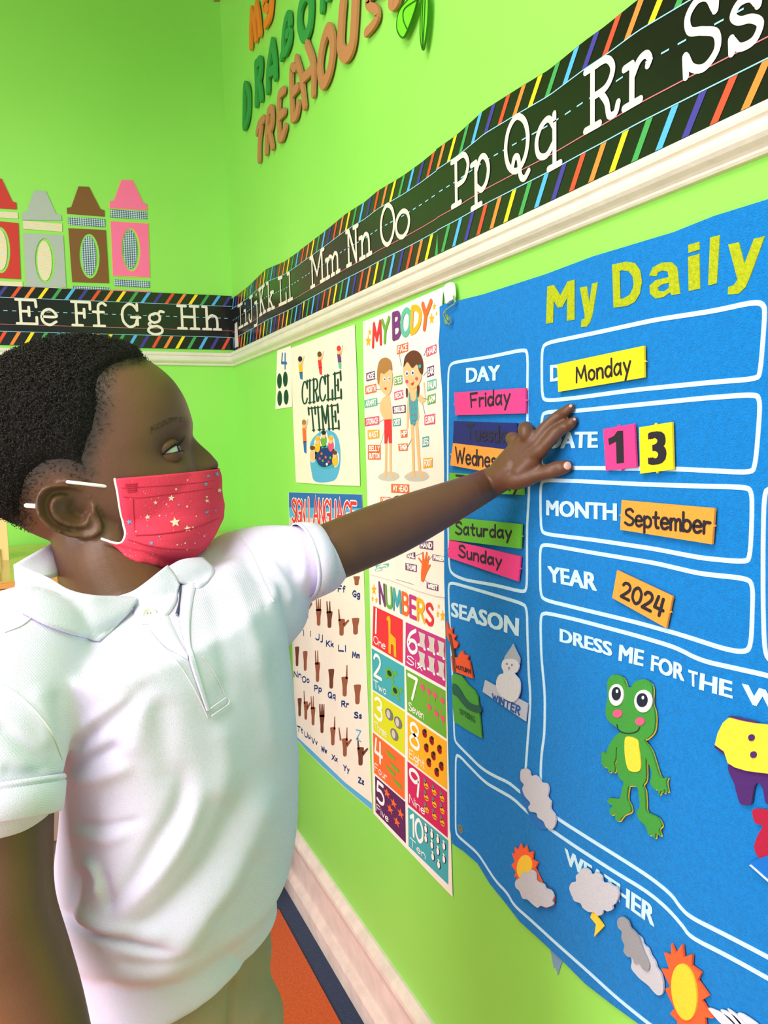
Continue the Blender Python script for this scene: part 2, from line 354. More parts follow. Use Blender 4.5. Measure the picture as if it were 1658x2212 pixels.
ba = [(0, .150), (.004, .1495), (.010, .144), (.016, .137), (.017, .130), (.013, .118), (.0105, .108), (.0105, .050), (.012, .044), (.020, .041), (.024, .034), (.025, .016), (.025, -.012)]
moulding('baseboard_right', ba, BASEM)

# ---- rug: coloured squares with navy borders
rug_m = {k: mat('rug_'+k, c, .95, noise=(220, .16), bump=(420, 2.0), spec=.1, sheen=.2) for k, c in
         dict(navy=(36, 52, 84), orange=(208, 84, 12), red=(186, 28, 44), peach=(236, 152, 96), green=(80, 150, 70), yellow=(235, 190, 60)).items()}
rug = empty('classroom_rug', (-.6, .6, -.012), 'classroom rug of orange and red squares with navy borders beside the green wall', 'rug')
mb = MB(); mb.box((-2.2, -1.2, -.012), (DW-.026, 1.93, 0.0), rug_m['navy']); mb.build('rug_base', rug)
ys = [1.905, 1.60, .35, -.35, -1.15]
rk = [['red', 'yellow', 'green'], ['orange', 'peach', 'red'], ['orange', 'green', 'peach'], ['red', 'orange', 'yellow']]
xs = [DW-.063, -.35, -1.1, -2.15]
for j in range(4):
    for i in range(3):
        mb = MB(); mb.box((xs[i+1]+.018, ys[j+1]+.018, -.002), (xs[i]-.0, ys[j]-.0, .002), rug_m[rk[j][i]]); mb.build('rug_square', rug)

# ================================================================== ALPHABET STRIPS
BLK = mat('strip_black', (22, 24, 20), .22, spec=.6, bump=(5, 1.5))
LCREAM = mat('strip_letter_cream', (236, 230, 212), .4, spec=.4)
SC = {k: ink('stripe_'+k, c) for k, c in dict(red=(232, 84, 52), orange=(244, 140, 60), yellow=(250, 222, 40), green=(70, 164, 84), blue=(84, 178, 240), indigo=(70, 66, 150), pale=(150, 214, 232), pink=(214, 120, 130)).items()}
CYC = ['red', 'orange', 'yellow', 'green', 'blue', 'indigo']
TOPR = [(508, 640), (536, 619), (573.5, 582), (614.6, 565), (659.5, 533), (704, 499), (749, 462), (790, 436), (817, 413), (873, 379.5), (910, 353), (948, 322), (991, 292), (1051, 238), (1124, 192), (1192, 151), (1266, 91), (1311, 59), (1384, 0), (1500, -72), (1700, -190), (1950, -330)]
BOTR = [(505, 758), (1100, 480), (1658, 219), (1950, 82)]
def interp(tbl, u):
    if u <= tbl[0][0]: return tbl[0][1]
    for a, b in zip(tbl, tbl[1:]):
        if u <= b[0]: return a[1]+(b[1]-a[1])*(u-a[0])/(b[0]-a[0])
    return tbl[-1][1]
tR = sorted(pm(PR, TOPR, .002)); bR = sorted(pm(PR, BOTR, .002))
tB = sorted(pm(PB, [(-300, 600), (0, 617), (505, 639.5), (511, 640)], .002)); bB = sorted(pm(PB, [(-300, 738), (0, 745), (505, 756), (511, 757)], .002))
def strip(pl, T, B, u0, u1, letters, label, period, phase_t, phase_b, off=.0015, tilt=0):
    """letters: list of (char, px_left, px_right) measured on the base line in photo pixels"""
    root = empty('alphabet_strip', pl.p3((u0+u1)/2, interp(B, (u0+u1)/2), 0), label, 'alphabet border', 'alphabet strips above the rail')
    us = list(np.linspace(u0, u1, max(8, int((u1-u0)/.01))))
    at = lambda u, t: (u, interp(B, u)+(interp(T, u)-interp(B, u))*t)
    mb = MB(); mb.poly(pl, [at(u, 0) for u in us]+[at(u, 1) for u in reversed(us)], off, .0008, BLK); mb.build('backing_card', root)
    o1 = off+.0012
    mb = MB()
    for t, w, c in ((.805, .0011, 'pale'), (.232, .0011, 'pale'), (.352, .0010, 'pink')):
        mb.stroke(pl, [at(u, t) for u in us], w, o1, 0, SC[c], cap=False)
    u = u0+.008
    while u < u1-.012: mb.stroke(pl, [at(u, .583), at(u+.009, .583)], .0014, o1, 0, SC['pale'], cap=False); u += .0185
    mb.build('ruled_lines', root)
    for (ph, ta, tb_) in ((phase_t, .81, .995), (phase_b, .005, .225)):
        for k in range(int((u0-ph)/period)-3, int((u1-ph)/period)+3):
            ub = ph+k*period; sl = period*.62; w = period*.28
            q = [(ub, ta), (ub+w, ta), (ub+w+sl, tb_), (ub+sl, tb_)]
            q = [(min(max(a, u0), u1), b) for a, b in q]
            if max(a for a, b in q)-min(a for a, b in q) < w*.9: continue
            mb = MB(); mb.poly(pl, [at(a, b) for a, b in q], o1, 0, SC[CYC[k % 6]]); mb.build('colour_stripe', root)
    for ch, x0, x1, yb in letters:
        a = pl.uv(x0, yb, off)[0]; b = pl.uv(x1, yb, off)[0]
        gl, W = layout(SLAB, ch)
        mb = MB(); hgt = (interp(T, a)-interp(B, a))*.43
        w = hgt*.105 if pl is PB else hgt*.115
        ww = w*min(1, 1)
        u_a, u_b = a+ww*.5, b-ww*.5
        for pts, c in gl[0]:
            P = []
            for x, y in pts:
                u = u_a+(u_b-u_a)*x/W; P.append(at(u, .352+.02+.405*y))
            mb.stroke(pl, P, ww, o1+.0003, 0, LCREAM, c)
        mb.build('printed_letter', root)
    return root
uc = -LW
u_650 = PR.uv(655, 640)[0]; u_951 = PR.uv(951, 440)[0]
PER = .0293
strip(PB, tB, bB, PB.uv(-260, 700)[0], DW-.002, [('E', 34, 83, 697), ('e', 88, 126, 699), ('F', 154, 199, 702), ('f', 200, 233, 703), ('G', 262, 306, 703), ('g', 317, 357, 705), ('H', 382, 432, 707), ('h', 436, 479, 709)],
      'black alphabet strip lettered E to H on the back wall above the boy', PER, -.0175, -.0550)
strip(PR, tR, bR, uc+.003, u_650-.001, [('I', 516, 527, 706), ('i', 528, 537, 700), ('J', 539, 549, 695), ('j', 549, 558, 690), ('K', 561, 576, 677), ('k', 578, 595, 668), ('L', 603, 621, 653), ('l', 622, 634, 645)],
      'black alphabet strip lettered I to L in the corner of the right wall', PER, PR.uv(515, 650)[0], PR.uv(515, 745)[0])
strip(PR, tR, bR, u_650, u_951-.001, [('M', 671, 704, 600), ('m', 704, 737, 585), ('N', 749, 778, 562), ('n', 777, 806, 550), ('O', 823, 856, 520), ('o', 855, 888, 500)],
      'black alphabet strip lettered M to O on the right wall', PER, -1.1291, -1.3720, off=.003)
strip(PR, tR, bR, u_951, PR.uv(1900, 0)[0], [('P', 976, 1017, 436), ('p', 1018, 1061, 420), ('Q', 1091, 1148, 385), ('q', 1157, 1217, 350), ('R', 1262, 1343, 255), ('r', 1345, 1411, 215), ('S', 1476, 1560, 125), ('s', 1575, 1652, 85)],
      'black alphabet strip lettered P to S nearest the camera', PER, -.9521, -.8249, off=.0045)
# clear tape over the corner end
mb = MB(); mb.poly(PR, pm(PR, [(507, 700), (512, 695), (515, 748), (507, 752)], .004), .004, .0004, mat('tape_white', (235, 225, 215), .3)); tag(mb.build('tape_piece'), 'pale tape piece holding the strip end in the room corner', 'tape')

# ================================================================== CRAYON DECALS on back wall
PAT1 = mat('decal_blue_weave', (120, 140, 170), .6); PAT2 = mat('decal_cream_print', (240, 232, 205), .6)
def pattern(m, kind):
    nt = m.node_tree; b = nt.nodes['Principled BSDF']; tc = nt.nodes.new('ShaderNodeTexCoord')
    mp = nt.nodes.new('ShaderNodeMapping'); nt.links.new(tc.outputs['Object'], mp.inputs[0])
    if kind == 1:
        mp.inputs['Rotation'].default_value = (0, .78, 0); mp.inputs['Scale'].default_value = (270, 1, 330)
        t = nt.nodes.new('ShaderNodeTexChecker'); t.inputs['Scale'].default_value = 1
        t.inputs[1].default_value = (.05, .09, .20, 1); t.inputs[2].default_value = (.55, .72, .74, 1)
        nt.links.new(mp.outputs[0], t.inputs[0]); nt.links.new(t.outputs[0], b.inputs['Base Color'])
    else:
        mp.inputs['Scale'].default_value = (0, 0, 260)
        t = nt.nodes.new('ShaderNodeTexWave'); t.wave_type = 'BANDS'; t.bands_direction = 'Z'; t.inputs['Scale'].default_value = .32
        r = nt.nodes.new('ShaderNodeValToRGB'); r.color_ramp.elements[0].color = (.85, .55, .12, 1); r.color_ramp.elements[1].color = (.88, .84, .70, 1)
        r.color_ramp.elements[1].position = .35
        e = r.color_ramp.elements.new(.9); e.color = (.88, .84, .70, 1); e = r.color_ramp.elements.new(.97); e.color = (.45, .5, .55, 1)
        nt.links.new(mp.outputs[0], t.inputs[0]); nt.links.new(t.outputs['Fac'], r.inputs[0]); nt.links.new(r.outputs[0], b.inputs['Base Color'])
pattern(PAT1, 1); pattern(PAT2, 2)
def crayon(col, label, tip, band, body, hole, inner, band2, pat, foot=None, rim=None):
    m = mat('decal_'+col, dict(pink=(255, 118, 170), brown=(128, 84, 42), silver=(178, 188, 186), red=(206, 52, 44))[col], .45, bump=(30, .5))
    c = PB.uv(*CR([body[0]])[0]); root = empty('crayon_cutout', PB.p3(c[0], c[1], 0), label, 'crayon decoration', 'crayon cutouts above the alphabet border')
    def piece(name, pts, mm, holes=(), o=.0008):
        mb = MB(); mb.poly(PB, pm(PB, CR(pts)), o, .0012, mm, [pm(PB, CR(h)) for h in holes]); return mb.build(name, root)
    if rim:
        k = mat('decal_peach_rim', (240, 190, 100), .5)
        def grow(p, d):
            cx = sum(a for a, b in p)/len(p); cy = sum(b for a, b in p)/len(p); return [(a+d*(1 if a > cx else -1), b+d*(1 if b > cy else -1)) for a, b in p]
        piece('tip_border', grow(tip, 4), k, o=.0002); piece('label_border', grow(body, 4), k, [ell(*hole[:2], hole[2]-4, hole[3]-5, rot=-.04)], o=.0002)
    piece('crayon_tip', tip, m); piece('upper_band', band, pat); piece('wrapper', body, m, [ell(*hole, rot=-.04)]); piece('oval_label', ell(*inner, rot=-.04), pat)
    piece('lower_band', band2, pat)
    if foot: piece('foot_band', foot, m)
crayon('pink', 'pink crayon cutout with blue woven bands, rightmost on the back wall', [(835,95),(910,95),(985,250),(1010,258),(1010,300),(755,285),(755,240),(785,235)], [(760,295),(1012,310),(1012,365),(760,350)],
       [(762,378),(1018,395),(1030,762),(778,750)], (900,573,65,150), (895,570,48,135), [(785,775),(1030,790),(1030,835),(785,822)], PAT1, [(785,848),(1035,858),(1037,866),(786,858)], rim=1)
crayon('brown', 'brown crayon cutout with blue woven bands beside the pink one', [(540,137),(612,140),(690,292),(718,302),(720,345),(462,325),(460,285),(490,280)], [(467,347),(723,362),(723,418),(470,403)],
       [(470,425),(728,438),(750,803),(497,795)], (615,617,70,155), (612,615,50,138), [(500,822),(752,832),(755,850),(500,845)], PAT1)
crayon('silver', 'silver grey crayon cutout with cream patterned band', [(235,165),(315,170),(385,325),(420,335),(425,372),(155,368),(152,318),(185,310)], [(157,372),(428,395),(428,450),(160,430)],
       [(160,458),(435,475),(455,832),(180,825)], (310,650,68,155), (307,650,50,138), [(182,826),(456,836),(456,842),(182,836)], PAT2)
crayon('red', 'red crayon cutout cut off by the left picture edge', [(-70,76),(12,85),(85,240),(113,250),(115,295),(-150,280),(-150,240),(-120,232)], [(-150,300),(122,318),(125,360),(-148,345)],
       [(-140,365),(127,390),(143,775),(-118,762)], (3,575,67,160), (3,575,46,140), [(-115,785),(155,795),(157,828),(-115,818)], PAT2)

# ================================================================== FOAM LETTERS on right wall
FM = dict(o=mat('foam_orange', (226, 130, 30), .9, bump=(300, .4)), g=mat('foam_green', (46, 150, 62), .9, bump=(300, .4)), b=mat('foam_tan', (182, 128, 78), .9, bump=(300, .4)))
def foam(name_ch, strokes, w, col, label, lift=.004):
    mb = MB()
    for st in strokes:
        closed = st[0] == 'o'; pts = st[1:] if closed else st
        P = pm(PR, crom(CL(pts), 6, closed), lift)
        mb.stroke(PR, P, w, lift, .0045, FM[col], closed)
    tag(mb.build('foam_letter'), label, 'wall letter', 'foam letters of the wall title')
foam('M', [[(285,300),(285,180),(290,70)],[(290,70),(308,150),(318,250)],[(318,250),(312,140),(322,30)],[(322,30),(335,110),(345,215)]], .019, 'o', 'orange foam letter M at the start of the wall title')
foam('Y', [[(385,-40),(372,40),(395,60)],[(425,-60),(418,40),(408,110),(380,160)]], .019, 'o', 'orange foam letter Y beside the M')
foam('D', [['o',(245,560),(240,700),(240,825),(262,780),(272,690),(268,590)]][0:1], .017, 'g', 'green foam letter D starting the second line')
foam('R', [[(320,675),(322,560),(318,420)],[(322,420),(345,395),(350,440),(342,510),(330,530)],[(335,530),(348,590),(352,640)]], .019, 'g', 'green foam letter R after the D')
foam('A', [[(395,590),(398,450),(425,275)],[(425,275),(440,380),(445,500)],[(400,480),(440,450)]], .019, 'g', 'green foam letter A after the R')
foam('G', [[(540,150),(535,100),(515,130),(500,220),(495,320),(510,340),(535,280),(540,215),(520,225)],[(500,330),(485,375)]], .017, 'g', 'green foam letter G after the A')
foam('O', [['o',(645,-30),(610,50),(602,160),(630,245),(665,190),(678,70),(672,-10)]], .02, 'g', 'green foam letter O cut off at the picture top')
foam('N', [[(750,60),(752,0),(756,-60)],[(756,-60),(790,-20)]], .017, 'g', 'green foam letter N tip at the picture top')
foam('T', [[(325,865),(340,810),(370,775)],[(352,820),(340,930),(338,1040)]], .017, 'b', 'tan foam letter T starting the third line')
foam('R', [[(385,990),(388,860),(400,730)],[(400,730),(420,710),(425,770),(418,830),(400,850)],[(405,850),(415,900),(425,955)]], .017, 'b', 'tan foam letter R of the third line')
foam('E', [[(500,590),(470,630),(466,760),(470,900)],[(468,765),(502,730)],[(470,905),(492,890),(510,830)]], .017, 'b', 'tan foam letter E, first of the double E')
foam('E', [[(576,440),(550,455),(550,600),(556,770)],[(553,615),(590,570)],[(556,775),(582,750),(596,680)]], .017, 'b', 'tan foam letter E, second of the double E')
foam('H', [[(582,385),(614,500),(636,690)],[(652,290),(692,420),(692,610)],[(620,520),(690,450)]], .017, 'b', 'tan foam letter H of the third line')
foam('O', [['o',(790,195),(755,290),(735,440),(755,545),(795,480),(818,350),(815,240)]], .021, 'b', 'tan foam letter O between the H and the U')
foam('U', [[(885,30),(875,160),(872,310),(905,360),(945,300),(960,150),(968,-20)]], .024, 'b', 'tan foam letter U of the third line')
foam('S', [[(1150,-70),(1090,-40),(1050,10),(1062,45),(1100,62),(1112,110),(1085,165),(1040,215)]], .013, 'b', 'tan foam letter S at the picture top')
foam('E', [[(1210,5),(1222,10),(1240,-10)]], .024, 'b', 'tan foam letter E tip at the picture top', )
WIRE = mat('wire_dark_green', (40, 110, 20), .4); WING = mat('wing_green_film', (120, 230, 50), .25, coat=.5)
fly = empty('dragonfly_ornament', PR.p3(*PR.uv(905, -20), 0), 'green wire dragonfly wings hanging at the picture top', 'wall ornament')
for i, pts in enumerate([[(1400,-90),(1310,0),(1250,80),(1238,190),(1275,248),(1310,190),(1350,80),(1372,0)], [(1415,-90),(1395,60),(1390,230),(1408,325),(1432,200),(1442,60),(1440,-20)]]):
    mb = MB(); P = pm(PR, crom(CL(pts), 6, True), .008); mb.poly(PR, P, .010, .0006, WING); w_ = mb.build('wing', fly)
    mb = MB(); mb.stroke(PR, P, .0022, .009, .002, WIRE, True)
    v = [[(1372,0),(1290,60),(1282,130),(1305,190)], [(1250,80),(1290,0)]] if i == 0 else [[(1410,0),(1404,150),(1408,310)], [(1425,0),(1418,150),(1410,300)]]
    for q in v: mb.stroke(PR, pm(PR, crom(CL(q), 5), .008), .0014, .0105, .0012, WIRE)
    mb.build('wing_wire', w_)
mb = MB(); mb.poly(PB, pm(PB, [(455, -30), (490, -30), (488, 3), (462, 4)], .0), .001, .003, mat('faded_leaf', (150, 130, 60), .8)); tag(mb.build('paper_leaf'), 'faded tan paper scrap at the very top of the corner', 'wall decoration')

# ================================================================== POSTERS
IK = {k: ink(k, c) for k, c in dict(handtone=(150, 92, 66), handdark=(112, 66, 48), black=(30, 40, 36), dgreen=(26, 72, 50), white=(250, 248, 240), red=(226, 58, 62), orange=(240, 112, 52), yellow=(250, 190, 40), green=(108, 176, 58), teal=(70, 172, 180),
      purple=(118, 62, 122), magenta=(196, 60, 130), pink=(236, 84, 120), blue=(52, 110, 180), sky=(90, 178, 214), brown=(112, 70, 40), skin=(248, 196, 140), hair1=(176, 128, 72), hair2=(104, 62, 44),
      grey=(205, 203, 192), dgrey=(120, 122, 118), lime=(214, 220, 40), violet=(96, 44, 92), crimson=(206, 44, 96), navy=(30, 60, 120), mint=(98, 190, 160), gold=(246, 180, 40), dkred=(150, 26, 40)).items()}
def sheet(name, pts, m, label, cat, off=.0015, group=None):
    P = pm(PR, pts, off); c = (sum(p[0] for p in P)/len(P), sum(p[1] for p in P)/len(P))
    root = empty(name, PR.p3(c[0], c[1], 0), label, cat, group)
    mb = MB(); mb.poly(PR, P, off, .0006, m); mb.build('paper_sheet', root); return root
class Print:
    def __init__(s, off): s.mb = MB(); s.o = off
    def poly(s, pts, m, smooth=0, lay=1): s.mb.poly(PR, pm(PR, crom(pts, 5, True) if smooth else pts, s.o), s.o+.00025*lay, 0, IK[m])
    def ell(s, cx, cy, rx, ry, m, lay=1, rot=0): s.poly(ell(cx, cy, rx, ry, 20, rot), m, 0, lay)
    def line(s, pts, m, w=.0012, lay=1, smooth=0): s.mb.stroke(PR, pm(PR, crom(pts, 5) if smooth else pts, s.o), w, s.o+.00025*lay, 0, IK[m])
    def text(s, quad, t, m, w=.0012, lay=3, **k): text_quad(s.mb, PR, quad, t, [IK[a] for a in m] if isinstance(m, list) else IK[m], w, s.o+.00025*lay, **k)
    def done(s, parent, name='printed_picture'): return s.mb.build(name, parent)
WHT = paper('white', (246, 243, 230)); WHT2 = paper('cream', (242, 238, 218))
# --- circle time
r = sheet('circle_time_poster', [(628, 752), (680, 733), (724, 716), (766, 701), (770, 800), (774, 930), (777.6, 1049.6), (720, 1048), (639.5, 1042), (633, 900)], WHT2, 'cream circle time poster with children around a blue rug', 'poster')
p = Print(.0022)
p.text(CP([(285,895),(612,805),(285,1075),(618,1020)]), 'CIRCLE', 'dgreen', .0075, G=SLAB, gap=.14, contrast=.35)
p.text(CP([(338,1115),(588,1085),(355,1302),(598,1282)]), 'TIME', 'dgreen', .0075, G=SLAB, gap=.14, contrast=.35)
p.poly(CP([(430,1320),(500,1300),(570,1330),(605,1420),(612,1560),(590,1680),(540,1735),(400,1738),(365,1650),(352,1520),(360,1400)]), 'sky', 1)
p.poly(CP([(400,1480),(470,1430),(560,1460),(590,1540),(560,1610),(470,1630),(410,1590)]), 'teal', 1, 2)
p.poly(CP([(408,1500),(470,1450),(540,1470),(565,1540),(540,1590),(470,1615),(420,1580)]), 'navy', 1, 3)
for x, y, c in ((440,1540,'red'),(465,1560,'green'),(490,1530,'orange'),(515,1570,'red'),(500,1590,'white'),(455,1500,'orange'),(530,1535,'green')): p.ell(*CP([(x,y)])[0], 2.2, 3, c, 4)
for x, y, c, h in ((378,1470,'skin','brown'),(422,1390,'yellow','gold'),(475,1340,'green','black'),(535,1385,'pink','gold'),(570,1510,'yellow','hair2')):
    q = CP([(x,y)])[0]; p.ell(q[0], q[1]+8, 8, 19, 'white', 2); p.ell(q[0], q[1]+12, 6, 13, c, 5); p.ell(q[0], q[1], 4.5, 8, 'skin', 6); p.ell(q[0], q[1]-5, 4.8, 5, h, 7)
for x, y, c, h, l in ((270,720,'yellow','black','blue'),(435,680,'red','brown','red'),(600,630,'purple','red','mint'),(303,1260,'orange','hair1','blue')):
    k = 1.6 if y > 1000 else 1
    q = CP([(x,y)])[0]; p.poly([(q[0]-4,q[1]+5),(q[0]+4,q[1]+4),(q[0]+5,q[1]+22*k),(q[0]-2,q[1]+23*k)], c, 0, 1); p.poly([(q[0]-2,q[1]+22*k),(q[0]+5,q[1]+21*k),(q[0]+5,q[1]+38*k),(q[0],q[1]+36*k)], l, 0, 1)
    p.ell(q[0], q[1]-2, 4.3, 8, 'skin', 2); p.ell(q[0], q[1]-7, 4.4, 6, h, 3); p.line([(q[0]+4,q[1]+8),(q[0]+8,q[1]-12)], 'skin', .004)
p.done(r)
# --- number four card
r = sheet('number_card', [(599, 757), (628, 747), (631, 879), (595, 884)], WHT, 'small white card with blue 4 and four dark dots beside the circle time poster', 'card', off=.0008)
p = Print(.0012); p.text(CP([(108,650),(150,640),(110,765),(152,775)]), '4', 'blue', .006)
for x, y in ((93,880),(143,865),(95,1028),(150,1018)): p.ell(*CP([(x,y)])[0], 5.2, 16.5, 'dgreen')
p.done(r)
# --- my body
bodyq = [(784, 695), (840, 672), (900, 645), (957.5, 620), (952, 700), (955, 800), (958, 940), (960, 1041), (962, 1180), (961, 1290), (940, 1287), (902, 1276), (870, 1263), (841, 1252), (798, 1240), (794, 1080), (788, 900), (785, 780)]
r = sheet('my_body_poster', bodyq, WHT, 'white my body poster of two children with labelled body parts', 'poster', off=.0035)
p = Print(.0042)
p.text(CP([(888,400),(1025,345),(888,585),(1020,535)]), 'MY', ['red','green'], .0075, gap=.12)
p.text(CP([(1062,315),(1382,205),(1065,515),(1362,420)]), 'BODY', ['purple','mint','gold','orange'], .0085, gap=.16)
for x, y, s_ in ((850,540,1.2),(862,465,.7),(1390,350,1.2),(1413,245,.8),(1432,305,.5)):
    c = CP([(x,y)])[0]; p.poly([(c[0]+(7 if k % 2 == 0 else 3)*s_*math.sin(k*PI/5)*.8, c[1]-(12 if k % 2 == 0 else 5)*s_*math.cos(k*PI/5)) for k in range(10)], 'gold')
def lab(q, t, c):
    q = CP(q); p.poly(q, c, 0, 2); (a,b),(cx,d),(e,f),(g,h) = q
    ins = lambda s_, u: (a*(1-s_)*(1-u)+cx*s_*(1-u)+g*(1-s_)*u+e*s_*u, b*(1-s_)*(1-u)+d*s_*(1-u)+h*(1-s_)*u+f*s_*u)
    lines = t.split('/')
    for i, ln in enumerate(lines):
        u0 = (i+.2)/len(lines); u1 = (i+.8)/len(lines)
        p.text([ins(.1, u0), ins(.9, u0), ins(.1, u1), ins(.9, u1)], ln, 'white', .0019, 4, gap=.25)
for q, t, c in (([(1095,580),(1190,550),(1190,625),(1095,655)],'FACE','orange'), ([(1345,600),(1432,565),(1430,640),(1347,675)],'HAIR','pink'), ([(1352,765),(1410,745),(1410,830),(1352,850)],'EAR','purple'),
    ([(1352,880),(1430,860),(1430,945),(1352,970)],'PALM','mint'), ([(1357,1005),(1425,985),(1425,1065),(1357,1085)],'ARM','green'), ([(1330,1175),(1420,1158),(1420,1245),(1330,1258)],'ELBOW','pink'),
    ([(1312,1360),(1367,1350),(1367,1435),(1312,1445)],'LEG','teal'), ([(1320,1540),(1398,1532),(1398,1615),(1320,1625)],'FOOT','gold'), ([(832,815),(905,793),(908,865),(835,885)],'NOSE','purple'),
    ([(825,925),(917,903),(920,975),(827,995)],'MOUTH','orange'), ([(817,1045),(925,1022),(928,1090),(820,1112)],'ARMPIT','mint'), ([(820,1197),(942,1178),(944,1250),(822,1268)],'STOMACH','pink'),
    ([(845,1300),(943,1293),(945,1367),(847,1378)],'WAIST','gold'), ([(848,1425),(955,1425),(955,1550),(848,1550)],'BELLY/BUTTON','orange'), ([(1068,845),(1140,830),(1140,905),(1070,918)],'EYES','green'),
    ([(1072,975),(1145,955),(1150,1025),(1075,1045)],'NECK','pink'), ([(1057,1098),(1168,1082),(1170,1150),(1060,1160)],'SHOULDER','purple'), ([(1060,1205),(1127,1195),(1128,1260),(1062,1267)],'CHEST','teal'),
    ([(1125,1300),(1182,1293),(1184,1358),(1128,1365)],'HIP','orange'), ([(1107,1417),(1185,1412),(1187,1472),(1110,1477)],'THIGH','orange'), ([(1047,1757),(1198,1762),(1200,1838),(1047,1832)],'MY HEAD','orange'),
    ([(955,1868),(1040,1870),(1040,1925),(955,1920)],'CHEEK','orange')): lab(q, t, c)
_cp = CP
CP = lambda q: [(600+x*.24125, 1020+y*.24125) for x, y in q]
for q, t, c in (([(1270,625),(1390,615),(1390,698),(1270,680)],'HAND','purple'), ([(1155,735),(1230,715),(1230,780),(1155,765)],'NAIL','purple'), ([(1385,735),(1500,755),(1500,805),(1385,790)],'FINGER','purple'),
    ([(1143,812),(1245,830),(1243,895),(1143,875)],'THUMB','purple'), ([(1333,985),(1437,1010),(1437,1065),(1333,1040)],'WRIST','purple'), ([(875,835),(995,815),(990,845),(880,862)],'','mint'), ([(870,870),(935,860),(935,880),(872,886)],'','mint')): lab(q, t or 'A', c)
CP = _cp
# boy and girl drawings
def dp(pts, c, lay=1, sm=1): p.poly(CP(pts), c, sm, lay)
dp([(935,1690),(1000,1655),(1080,1660),(1115,1690),(1080,1725),(1010,1733),(950,1720)], 'grey'); dp([(1160,1690),(1230,1650),(1330,1655),(1367,1695),(1320,1730),(1220,1735),(1170,1715)], 'grey')
dp([(1005,1000),(1030,1005),(1040,1060),(1055,1200),(1050,1290),(1040,1290),(1035,1220),(995,1220),(950,1130),(960,1050)], 'skin', 2)
dp([(988,1210),(1050,1205),(1052,1410),(1028,1412),(1022,1330),(1012,1412),(990,1415)], 'red', 3, 0)
dp([(995,1412),(1012,1412),(1010,1650),(1000,1705),(975,1705),(992,1640)], 'skin', 2, 0); dp([(1030,1410),(1050,1408),(1048,1650),(1080,1700),(1050,1708),(1032,1660)], 'skin', 2, 0)
dp([(940,800),(1000,760),(1055,800),(1058,900),(1040,980),(1010,1000),(970,970),(945,910)], 'skin', 4)
dp([(935,900),(930,800),(950,710),(1000,680),(1045,710),(1057,790),(1040,780),(990,820),(960,815),(948,900)], 'hair1', 5)
for x, y in ((995,865),(1033,860)): p.ell(*CP([(x,y)])[0], 2.6, 4.2, 'white', 6); p.ell(*CP([(x+2,y)])[0], 1.3, 2.2, 'blue', 7)
dp([(988,940),(1012,935),(1008,962)], 'red', 6, 0)
dp([(1200,930),(1265,920),(1275,980),(1335,1030),(1320,890),(1332,890),(1340,1050),(1310,1078),(1270,1040),(1285,1180),(1275,1240),(1215,1250),(1195,1180),(1190,1290),(1178,1290),(1180,1100),(1190,1000)], 'skin', 2, 0)
dp([(1205,975),(1215,1040),(1240,1060),(1260,1030),(1262,965),(1272,965),(1275,1200),(1243,1265),(1210,1235),(1200,1100),(1198,985)], 'teal', 3, 0)
dp([(1212,1235),(1240,1262),(1248,1640),(1250,1700),(1205,1705),(1228,1640)], 'skin', 2, 0); dp([(1250,1255),(1275,1240),(1300,1640),(1335,1700),(1295,1708),(1278,1650)], 'skin', 2, 0)
dp([(1155,760),(1220,700),(1300,740),(1310,820),(1290,900),(1240,945),(1190,930),(1160,860)], 'skin', 4)
dp([(1155,760),(1170,670),(1230,620),(1290,640),(1320,720),(1315,820),(1290,800),(1270,740),(1230,770),(1190,720),(1165,750)], 'hair2', 5)
dp([(1175,950),(1188,945),(1188,1010),(1178,1015)], 'hair2', 5); dp([(1270,930),(1288,920),(1285,1000),(1275,1015)], 'hair2', 5)
for x, y in ((1187,815),(1237,810)): p.ell(*CP([(x,y)])[0], 3.6, 5.6, 'white', 6); p.ell(*CP([(x,y+2)])[0], 1.8, 3, 'navy', 7)
dp([(1215,905),(1250,885),(1235,920)], 'red', 6, 0); p.ell(*CP([(1185,885)])[0], 3, 4, 'pink', 6); p.ell(*CP([(1268,860)])[0], 3, 4, 'pink', 6); p.ell(*CP([(1297,755)])[0], 3, 4, 'teal', 7)
for x, y in ((1222,1060),(1245,1060),(1222,1110),(1250,1110),(1225,1165),(1248,1165),(1228,1215),(1250,1215)): p.ell(*CP([(x,y)])[0], 1.6, 2, 'pink', 5)
for a, b in (((1115,650),(1132,750)),((1345,615),(1325,665)),((905,860),(940,865)),((918,952),(985,952)),((925,1070),(962,1072)),((942,1235),(985,1205)),((955,1420),(1000,1260)),((1350,800),(1320,835)),((1357,1035),(1322,1030)),((1187,1440),(1225,1370)),((1335,1165),(1315,1080))):
    p.line(CP([a, b]), 'dgrey', .0007)
q = lambda pts: [(600+x*.24125, 1020+y*.24125) for x, y in pts]
p.poly(q([(1290,820),(1255,770),(1262,762),(1295,800),(1292,715),(1305,712),(1312,795),(1330,712),(1342,716),(1332,800),(1350,745),(1360,750),(1345,830),(1368,825),(1370,835),(1335,900),(1305,985),(1283,975),(1282,900)]), 'orange', 0, 2)
p.line(q([(1230,750),(1290,725)]), 'dgrey', .0007); p.line(q([(1385,750),(1352,785)]), 'dgrey', .0007); p.line(q([(1333,980),(1308,960)]), 'dgrey', .0007)
p.ell(*q([(1075,262)])[0], 12, 13, 'hair2', 2); p.line(q([(1060,960),(1215,1005)]), 'dgrey', .0006)
p.done(r)
